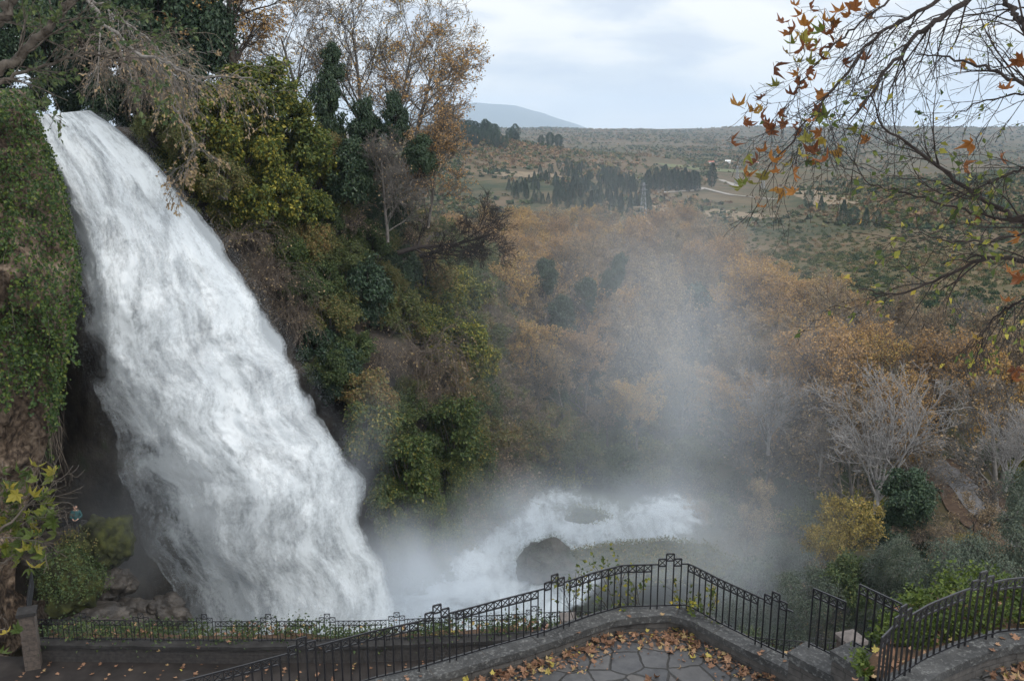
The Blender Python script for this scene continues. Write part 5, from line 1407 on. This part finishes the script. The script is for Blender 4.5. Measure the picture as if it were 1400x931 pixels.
def pillar(px, py, d, w_, h, mat, label, capcol='coping', name='stone_pillar', rot=.2):
    b = P(px, py, d); o = thing(name, label, 'pillar', tuple(b)); o.rotation_euler = (0, 0, rot)
    mb = MB(); box(mb, (0, 0, h / 2 - .6), (w_, w_, h + 1.2))
    me = mb.mesh('shaft', mat); lay = me.uv_layers.new(name='flow')
    co = np.zeros(len(me.vertices) * 3); me.vertices.foreach_get('co', co); co = co.reshape(-1, 3); vi = np.zeros(len(me.loops), np.int32); me.loops.foreach_get('vertex_index', vi)
    no = np.repeat(np.array([p_.normal[:] for p_ in me.polygons]), 4, 0); cc = co[vi]
    lay.data.foreach_set('uv', np.stack([np.where(np.abs(no[:, 0]) > .5, cc[:, 1], cc[:, 0]), cc[:, 2]], -1).ravel())
    link('shaft', me, o)
    v, f = icosphere(0); mb = MB(); e = w_ * .62
    box(mb, (0, 0, h + .06), (e * 2, e * 2, .12))
    mb.add([(-e, -e, h + .122), (e, -e, h + .122), (e, e, h + .122), (-e, e, h + .122), (0, 0, h + .122 + w_ * .16)], [[0, 1, 4, 4], [1, 2, 4, 4], [2, 3, 4, 4], [3, 0, 4, 4]][:0] or [[0, 1, 2, 3]])
    mb.add([(-e, -e, h + .124), (e, -e, h + .124), (e, e, h + .124), (-e, e, h + .124), (0, 0, h + .124 + w_ * .16)], [[0, 1, 4], [1, 2, 4], [2, 3, 4], [3, 0, 4]])
    link('cap', mb.mesh('cap', M[capcol]), o)
M['palestone'] = noise_mat('pale_stone', [(.3, (.08, .07, .064)), (.7, (.15, .13, .12))], 5, 6)
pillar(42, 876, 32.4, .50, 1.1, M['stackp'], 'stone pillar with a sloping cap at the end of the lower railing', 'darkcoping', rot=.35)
pillar(777, 866, 31.6, .46, .55, M['darkrock'], 'dark stone post with a pale top beside the person on the lower path', 'palestone', rot=.1)
pillar(1160, 908, 27.0, .55, .8, M['stackp'], 'pale stone pier behind the stair railing panels', 'palestone', rot=.3)
# railing climbing away behind the pillar
a, b = P(40, 850, 32.6), P(47, 800, 36.5)
railing('railing', np.array([a, b]), .85, .19, 'iron railing running back from the stone pillar under the ivy', [('panel', int(np.linalg.norm(b - a) / .19) - 1)], False)

# cave balcony with its own rail
o = rock('rock_ledge', P(100, 745, 47.2), (2.3, 2.2, .75), M['darkrock'], 'dark rock ledge with a rail under the cave', 'ledge', 40, .2)
a, b = P(76, 735, 45.0), P(138, 735, 45.8)
railing('railing', np.array([a, b]), .9, .19, 'thin dark railing on the rock ledge beside the cave', [('panel', int(np.linalg.norm(b - a) / .19) - 1)], False)

# ------------------------------------------------------------------ people
SKIN = plain_mat('skin', (.48, .29, .21), .6); HAIR = plain_mat('hair', (.015, .012, .010), .6)
def skin_mesh(name, verts, edges, radii, mat, parent, sub=2):
    me = bpy.data.meshes.new(name); me.from_pydata(verts, edges, []); me.materials.append(mat)
    o = link(name, me, parent)
    md = o.modifiers.new('skin', 'SKIN'); md.use_smooth_shade = True
    for i, r in enumerate(radii): me.skin_vertices[0].data[i].radius = (r, r * .9) if not isinstance(r, tuple) else r
    me.skin_vertices[0].data[0].use_root = True
    s = o.modifiers.new('sub', 'SUBSURF'); s.levels = sub; s.render_levels = sub
    return o
def person(loc, rz, coat, trousers, label, arms='down'):
    """standing figure facing its own -y, 1.7 m tall"""
    o = thing('person', label, 'person', tuple(loc)); o.rotation_euler = (0, 0, rz)
    v = [(0, 0, .92), (0, .01, 1.15), (0, .02, 1.38), (0, .01, 1.47), (0, -.01, 1.55), (0, -.015, 1.63)]
    r = [(.15, .11), (.14, .10), (.16, .10), .05, (.075, .085), (.07, .085)]
    e = [(0, 1), (1, 2), (2, 3), (3, 4), (4, 5)]
    for sx in (-1, 1):
        i = len(v)
        el, wr_ = ((sx * .25, .03, 1.10), (sx * .22, -.12, .90)) if arms == 'down' else ((sx * .26, -.06, 1.12), (sx * .12, -.26, 1.06))
        v += [(sx * .17, .02, 1.36), el, wr_]; r += [.055, .045, .035]; e += [(2, i), (i, i + 1), (i + 1, i + 2)]
        h = np.array(wr_); pd_ = norm(h - np.array(el)); k = len(v)
        v += [tuple(h + pd_ * .07)]; r += [.028]; e += [(i + 2, k)]
        for fi, (off, ln) in enumerate([(-.03, .07), (-.01, .085), (.01, .08), (.03, .062)]):
            q_ = len(v); v += [tuple(h + pd_ * .10 + np.array([0, off, 0])), tuple(h + pd_ * (.10 + ln * .6) + np.array([-sx * .012, off, -.004])), tuple(h + pd_ * (.10 + ln) + np.array([-sx * .03, off, -.01]))]
            r += [.010, .009, .008]; e += [(k, q_), (q_, q_ + 1), (q_ + 1, q_ + 2)]
        q_ = len(v); v += [tuple(h + pd_ * .05 + np.array([-sx * .03, -.03, 0])), tuple(h + pd_ * .09 + np.array([-sx * .05, -.04, 0]))]; r += [.011, .009]; e += [(i + 2, q_), (q_, q_ + 1)]
        i = len(v); v += [(sx * .10, 0, .86), (sx * .11, -.01, .48), (sx * .11, .02, .08), (sx * .12, -.14, .04)]; r += [.085, .06, .045, (.045, .03)]; e += [(0, i), (i, i + 1), (i + 1, i + 2), (i + 2, i + 3)]
    skin_mesh('body', v, e, r, SKIN, o)
    # coat and trousers follow the same skeleton, a little larger
    vi = [0, 1, 2]; cv = [(0, 0, .80)] + [v[j] for j in vi] + [(0, .015, 1.43)]; cr_ = [(.19, .15), (.185, .145), (.175, .135), (.185, .13), (.075, .07)]; ce = [(0, 1), (1, 2), (2, 3), (3, 4)]
    for b0 in (6, 6 + (len(v) - 6) // 2):
        i = len(cv); cv += [v[b0], v[b0 + 1], v[b0 + 2]]; cr_ += [.075, .065, .055]; ce += [(3, i), (i, i + 1), (i + 1, i + 2)]
    skin_mesh('coat', cv, ce, cr_, coat, o)
    tv = [(0, 0, .90)]; tr_ = [(.16, .125)]; te = []
    for sx in (-1, 1):
        i = len(tv); tv += [(sx * .10, 0, .84), (sx * .11, -.01, .48), (sx * .11, .02, .12)]; tr_ += [.10, .078, .065]; te += [(0, i), (i, i + 1), (i + 1, i + 2)]
    skin_mesh('trousers', tv, te, tr_, trousers, o)
    sv, sf = icosphere(3)
    hd = sv * np.array([.088, .105, .12]) + np.array([0, -.012, 1.60])
    mb = MB(); k = (sv[:, 1] > -.25) | (sv[:, 2] > .45)
    fm = k[sf].all(1); q_ = sv * np.array([.098, .118, .132]) * (1 + .04 * noise3(sv * 6)[:, None]) + np.array([0, -.005, 1.605]); mb.add(q_, sf[fm], 0, True)
    link('hair', mb.mesh('hair', HAIR), o)
    mb = MB(); mb.add(hd, sf, 0, True)
    tubes(mb, [(0, -.112, 1.625)], [(0, -.138, 1.585)], .008, .017, 6)
    for sx in (-1, 1): mb.add(sv[:] * np.array([.012, .028, .035]) + np.array([sx * .09, .0, 1.60]), sf, 0, True)
    link('face', mb.mesh('face', SKIN), o)
    for sx in (-1, 1):
        mb = MB(); mb.add(sv * .013 + np.array([sx * .032, -.103, 1.615]), sf, 0, True); link('eye', mb.mesh('eye', HAIR), o)
    mb = MB(); box(mb, (0, -.112, 1.548), (.045, .012, .010)); link('mouth', mb.mesh('mouth', plain_mat('lips', (.30, .12, .10), .5)), o)
h = on_plane(745, 854, ZL - .68 + 1.61)
person((h[0], h[1], ZL - .66), math.radians(108), plain_mat('navy_coat', (.02, .025, .045), .8), plain_mat('dark_cloth', (.02, .02, .025), .9), 'dark haired person seen behind the terrace railing, standing on the lower path')
f0 = P(104, 733, 45.6)
person(f0 + np.array([0, .25, -.12]), math.radians(15), plain_mat('teal_coat', (.008, .06, .065), .7), plain_mat('black_cloth', (.012, .012, .015), .9), 'person in a teal jacket standing on the cave ledge', 'rail')

# ------------------------------------------------------------------ overhanging branches, near the eye
br = np.random.default_rng(404)
def frame_rot(nrm, tip):
    z = norm(np.asarray(nrm, float)); y = norm(tip - (tip * z).sum() * z); x = np.cross(y, z)
    return np.stack([x, y, z], 1)
def limb(pts, r0, r1, ntw, ltw, droop=-.10, sub=3, along_=.6, ang=32, seg2=3, n=26):
    """a bough through photo pixels at given depths, with finer and finer twigs"""
    pts = np.array(pts, float)
    t = np.linspace(0, len(pts) - 1, n); q = np.stack([np.interp(t, np.arange(len(pts)), pts[:, i]) for i in range(3)], -1)
    for _ in range(2): q[1:-1] = (q[:-2] + q[1:-1] * 2 + q[2:]) / 4
    W = P(q[:, 0], q[:, 1], q[:, 2]); W[1:-1] += br.normal(0, .008 * q[0, 2] / 5, (n - 2, 3))
    rad = np.linspace(r0, r1, n)
    S = [(W[:-1], W[1:], rad[:-1], rad[1:], np.zeros(n - 1))]
    if q[0, 2] < 6:      # the bough goes on beyond the picture, towards its tree
        out_ = W[0] - W[1]; out_ = norm(norm(out_) + np.array([.9, -.1, .35])); L_ = np.linspace(0, 3.2, 10)
        E = W[0] + out_ * L_[:, None] + np.array([0, 0, .05]) * (L_ ** 2)[:, None] + .03 * np.sin(L_ * 3)[:, None]
        S.append((E[1:], E[:-1], r0 * (1 + .35 * L_[1:]), r0 * (1 + .35 * L_[:-1]), np.zeros(9)))
    k = br.integers(int(n * .12), n - 1, ntw); st = W[k]
    d = norm(W[np.minimum(k + 1, n - 1)] - W[k - 1])
    a = np.radians(br.normal(ang, 12, ntw))[:, None]
    d2 = norm(d * np.cos(a) + perp(br, d) * np.array([1, .7, 1]) * np.sin(a))
    sg, tips = grow(br, st, d2, ltw * br.uniform(.35, 1.2, ntw), np.minimum(rad[k] * .5, .006 * q[0, 2] / 5),
                    [dict(seg=6, wob=.14, up=droop, nc=sub, ang=34, lf=.6, rf=.7, t0=.2, taper=.35), dict(seg=4, wob=.17, up=droop * .8, nc=3, ang=36, lf=.55, rf=.75, t0=.25, taper=.4), dict(seg=3, wob=.2, up=droop * .6, taper=.5)])
    sg[4] = sg[4] + 1
    S.append(sg)
    return [np.concatenate([x[i] for x in S]) for i in range(5)], tips
def overhang(name, label, limbs, leafpx, small=0, smat='ygreen', ssize=.035, bark='darkbark', leafsize=29, lmat='plane', d0=5.0, rmin=.0013, nside=(7, 4, 3, 3)):
    o = thing(name, label, 'branch', (0, 0, 0))
    segs = []; tp = []
    for L in limbs:
        s_, t_ = limb(*L[0], **L[1]); segs.append(s_); tp.append(t_)
    sg = [np.concatenate([x[i] for x in segs]) for i in range(5)]
    mb = MB(); lf = MB()
    seg_mesh(mb, sg, nside, rmin)
    ends = sg[1][sg[4] >= 1]; er = sg[3][sg[4] >= 1]
    ex, ey, ed_ = project(ends)
    for (x, y) in leafpx:
        k = np.argmin((ex - x - 6) ** 2 + (ey - y + 8) ** 2 + 40 * br.random(len(ex)))
        d = np.clip(ed_[k] + br.normal(0, .1), 3, 30)
        pos = P(x, y, d)
        g = norm(ends[k] - pos)
        tip = norm(-g + np.array([-.3, 0, -.5]) + .5 * br.normal(size=3))
        nr = norm(-pos) * br.uniform(-.3, .55) + np.array([0, 0, .7]) + .65 * br.normal(size=3)
        size = leafsize * br.uniform(.7, 1.25) * d / F
        R_ = frame_rot(nr, tip)
        star_leaf(lf, pos, R_, size, br.uniform(.6, 1.9))
        bpt = pos + R_ @ np.array([0, -.38, 0]) * size
        mid = (bpt + ends[k]) / 2 + np.array([0, 0, .25 * np.linalg.norm(bpt - ends[k])])
        tubes(mb, [ends[k], mid], [mid, bpt], rmin * 1.2, rmin * 1.1, 3)
    if small:
        for t_ in tp:
            n_ = small // len(tp)
            p_, d_ = tip_points(br, t_, n_); p_ = p_ + br.normal(0, .012, p_.shape)
            leaves(lf, p_, norm(d_ + rand_dirs(br, n_) * .9 + np.array([0, 0, -.4])), rand_dirs(br, n_) + np.array([0, 0, .7]), ssize * br.uniform(.6, 1.4, n_), .6, 1)
    link('wood', mb.mesh('wood', M[bark]), o)
    link('leaves', lf.mesh('leaves', [M[lmat], M[smat]]), o)
    return o
LEAFPX = [(1095, 20), (1110, 45), (1085, 60), (1105, 68), (1125, 42), (1140, 60), (1195, 6), (1185, 22), (1160, 22), (1130, 30), (1058, 92), (1090, 85), (1110, 88), (1062, 118), (1042, 133), (1085, 130),
          (1092, 112), (1110, 110), (1125, 130), (1010, 145), (1042, 150), (1040, 160), (1018, 165), (1025, 172), (1065, 155), (1055, 178), (1090, 170), (1095, 180), (1110, 165), (1128, 160), (1182, 82), (1178, 140),
          (1195, 120), (1000, 195), (1045, 207), (1022, 212), (1065, 210), (1095, 212), (1110, 225), (1020, 240), (1025, 250), (1015, 255), (1042, 240), (1062, 235), (1085, 235), (1125, 190), (1128, 220), (1148, 210), (1172, 175),
          (1185, 190), (1042, 283), (1085, 262), (1070, 260), (1100, 35), (1078, 45), (1120, 75), (1102, 120), (1118, 58), (1152, 85), (1098, 55), (1075, 72), (1070, 30), (1088, 8), (1108, 12), (1120, 150), (1105, 190), (1145, 62), (1092, 48), (1115, 62), (1130, 48), (1098, 66), (1086, 40), (1142, 30), (1150, 15), (1170, 10), (1050, 170), (1072, 168), (1034, 220), (1055, 220), (1078, 225), (1112, 208), (1120, 180), (1030, 152), (1015, 250), (1090, 100), (1108, 95), (1130, 70)]
D5 = 5.2
overhang('overhanging_branch', 'dark drooping plane branch with rusty lobed leaves against the sky at the top right', [
    (([(1335, -14, D5), (1322, 0, D5), (1284, 26, D5), (1255, 42, D5), (1232, 71, D5), (1210, 97, D5 - .1), (1190, 130, D5 - .2), (1160, 165, D5 - .3)], .020, .004, 20, .55), dict(droop=-.12)),
    (([(1300, -14, D5 + .2), (1264, 16, D5 + .2), (1226, 29, D5 + .2), (1200, 48, D5 + .1), (1174, 77, D5), (1139, 119, D5 - .1), (1122, 152, D5 - .2), (1080, 190, D5 - .3), (1045, 240, D5 - .3)], .013, .003, 26, .5), dict(droop=-.12)),
    (([(1240, -14, D5 + .4), (1190, 20, D5 + .3), (1140, 60, D5 + .2), (1105, 100, D5), (1070, 150, D5)], .008, .002, 16, .4), dict(droop=-.14))], LEAFPX)
overhang('overhanging_branch', 'thin dark branch slanting up from the lower right, carrying small green leaves', [
    (([(1440, 330, 4.6), (1387, 300, 4.7), (1316, 255, 4.8), (1264, 210, 4.9), (1206, 174, 5), (1190, 129, 5)], .017, .003, 13, .5), dict(droop=.04)),
    (([(1380, 300, 4.7), (1355, 297, 4.8), (1290, 280, 4.9), (1226, 258, 5), (1193, 255, 5), (1142, 222, 5.1)], .008, .002, 9, .4), dict(droop=.0)),
    (([(1460, 215, 4.4), (1400, 228, 4.5), (1350, 250, 4.6), (1300, 275, 4.7)], .008, .002, 14, .4), dict(droop=-.05))], [(1328, 195), (1318, 225), (1335, 295), (1368, 215)], 260, 'ygreen', .04)
overhang('overhanging_branch', 'bare dark branch crossing the sky at the right edge, with few tiny leaves', [
    (([(1440, 140, 4.5), (1400, 116, 4.6), (1354, 93, 4.8), (1290, 77, 5), (1251, 74, 5.1)], .012, .003, 16, .5), dict(droop=-.05)),
    (([(1430, 90, 4.3), (1400, 35, 4.4), (1384, 16, 4.5), (1360, -16, 4.6)], .016, .010, 9, .6), dict(droop=-.12)),
    (([(1450, 130, 4.6), (1400, 126, 4.7), (1340, 140, 4.9), (1290, 165, 5)], .007, .002, 12, .45), dict(droop=-.04))], [(1320, 80), (1372, 122), (1392, 82)], 90, 'ygreen', .03)
overhang('overhanging_branch', 'lowest dark branch reaching left over the orange wood, with few plane leaves', [
    (([(1450, 362, 4.4), (1400, 356, 4.5), (1351, 351, 4.6), (1313, 368, 4.8), (1275, 386, 4.9), (1230, 401, 5), (1200, 401, 5), (1174, 394, 5.1)], .014, .002, 15, .42), dict(droop=-.02)),
    (([(1440, 395, 4.4), (1400, 409, 4.5), (1362, 428, 4.6), (1343, 462, 4.7), (1332, 503, 4.8)], .007, .002, 12, .35), dict(droop=-.2)),
    (([(1440, 300, 4.3), (1400, 318, 4.4), (1350, 330, 4.5), (1300, 330, 4.6), (1250, 318, 4.7)], .008, .002, 9, .4), dict(droop=-.05))], [(1395, 322), (1382, 372), (1394, 380), (1376, 412), (1366, 480), (1388, 505), (1384, 518), (1335, 462)], 150, 'ygreen', .038)

# thick bough and twigs at the top left
overhang('overhanging_branch', 'thick brown bough rising across the top left corner', [
    (([(-60, 118, 18), (0, 93, 18), (26, 80, 18), (65, 42, 18), (94, 6, 18), (104, -20, 18)], .095, .075, 14, 2.2), dict(droop=.02)),
    (([(-30, 128, 19), (6, 111, 19), (48, 90, 19), (113, 74, 19), (155, 74, 19), (200, 80, 20)], .045, .012, 16, 1.6), dict(droop=-.03)),
    (([(-20, 40, 20), (8, 20, 20), (22, -10, 20)], .11, .09, 8, 1.6), dict(droop=.0))], [], 1500, 'green', .12, 'bark', d0=18, rmin=.005)
overhang('overhanging_branch', 'pale grey leafless bough trailing over the lip of the fall', [
    (([(120, 0, 40), (150, 40, 40), (200, 80, 40), (225, 84, 40), (268, 110, 41), (300, 104, 42), (345, 106, 43)], .09, .03, 26, 2.6), dict(droop=-.16)),
    (([(110, -10, 42), (170, 30, 42), (215, 60, 42), (235, 100, 42), (240, 150, 42)], .06, .015, 26, 2.2), dict(droop=-.2)),
    (([(235, 145, 46), (258, 175, 46), (268, 205, 46), (248, 235, 46)], .05, .012, 16, 1.8), dict(droop=-.1))], [], 1100, 'rust', .17, 'greybark', d0=40, rmin=.008)

# leafy spray at the lower left
SP_ = [(x, y) for x, y in zip(br.normal(28, 34, 130), br.normal(705, 38, 130)) if -40 < x < 98 and 636 < y < 782 and not (x > 70 and y > 745) and not (x > 78 and y > 655)]
o = overhang('leafy_spray', 'yellow green plane leaves growing in at the lower left edge', [
    (([(-120, 790, 10.5), (-50, 760, 10.6), (0, 725, 10.7), (40, 690, 10.8), (60, 665, 11)], .025, .006, 14, .7), dict(droop=.02)),
    (([(-110, 760, 10.8), (-40, 730, 10.9), (10, 720, 11), (60, 720, 11)], .018, .005, 12, .6), dict(droop=-.03)),
    (([(-90, 900, 10.2), (-20, 870, 10.2), (5, 860, 10.3)], .012, .005, 3, .3), dict(droop=-.05))], SP_ + [(8, 865), (22, 860), (2, 892), (25, 768), (12, 752)], 0, 'ygreen', .04, 'bark', leafsize=25, lmat='planegreen', d0=10.8, rmin=.003)

# ------------------------------------------------------------------ mist thrown up by the fall
def mist(px, py, d, rpx, rpy, rz, dens, label, rot=0.0, sc=1.6, thr=.42):
    m, nt, out = new_mat('mist')
    tc = N(nt, 'ShaderNodeTexCoord')
    ln = N(nt, 'ShaderNodeVectorMath', operation='LENGTH', inp={0: tc.outputs['Object']}).outputs['Value']
    fall = math_(nt, 'POWER', math_(nt, 'SUBTRACT', 1.0, ln, clamp=True), 1.8)
    mp = N(nt, 'ShaderNodeMapping', inp={'Vector': tc.outputs['Object'], 'Location': (px * .013, py * .017, d), 'Scale': (1.3, 1.3, 1.0)})
    nz = N(nt, 'ShaderNodeTexNoise', inp={'Vector': mp.outputs[0], 'Scale': sc, 'Detail': 4, 'Roughness': .55, 'Distortion': .4}).outputs[0]
    mr = N(nt, 'ShaderNodeMapRange', inp={'Value': nz, 'From Min': thr - .12, 'From Max': thr + .28, 'To Min': .12, 'To Max': 1.6})
    de = math_(nt, 'MULTIPLY', math_(nt, 'MULTIPLY', fall, mr.outputs[0]), dens)
    pv = N(nt, 'ShaderNodeVolumePrincipled', inp={'Color': (.90, .95, 1, 1), 'Density': de, 'Anisotropy': .15})
    nt.links.new(pv.outputs[0], out.inputs['Volume'])
    v, f = icosphere(3); mb = MB(); mb.add(v, f, 0, True)
    o = link('mist', mb.mesh('mist', m), None, tuple(P(px, py, d)))
    o.scale = (rpx * d / F, rz, rpy * d / F); o.rotation_euler = (0, rot, 0)
    return tag(o, label, kind='stuff')
mist(585, 815, 52, 200, 150, 6, .50, 'dense spray over the pool at the foot of the fall')
mist(715, 715, 60, 140, 100, 4, .30, 'spray blowing off the left arm of the rapids')
mist(900, 710, 60, 160, 105, 4, .26, 'spray blowing off the right arm of the rapids')
mist(790, 745, 62, 320, 180, 7, .06, 'mist lying over the river')
mist(765, 790, 54, 150, 90, 3, .16, 'mist creeping round the boulder')
mist(890, 778, 54, 190, 75, 3, .13, 'mist over the low grassy bank')
mist(950, 590, 58, 260, 440, 9, .050, 'tall column of drifting mist')
mist(800, 470, 70, 520, 400, 16, .012, 'thin veil of spray over the whole gorge')
mist(890, 410, 62, 190, 320, 8, .030, 'upper plume of the mist column', rot=-.15)
mist(1010, 790, 53, 240, 190, 8, .075, 'mist drifting over the bank below the terrace')
mist(400, 890, 46, 280, 110, 5, .34, 'spray boiling at the foot of the fall')
mist(475, 690, 49.5, 60, 300, 4, .06, 'spray along the right edge of the fall', rot=.32)
mist(165, 740, 45.5, 110, 220, 3, .10, 'thin spray drifting off the left side of the fall', rot=.3)
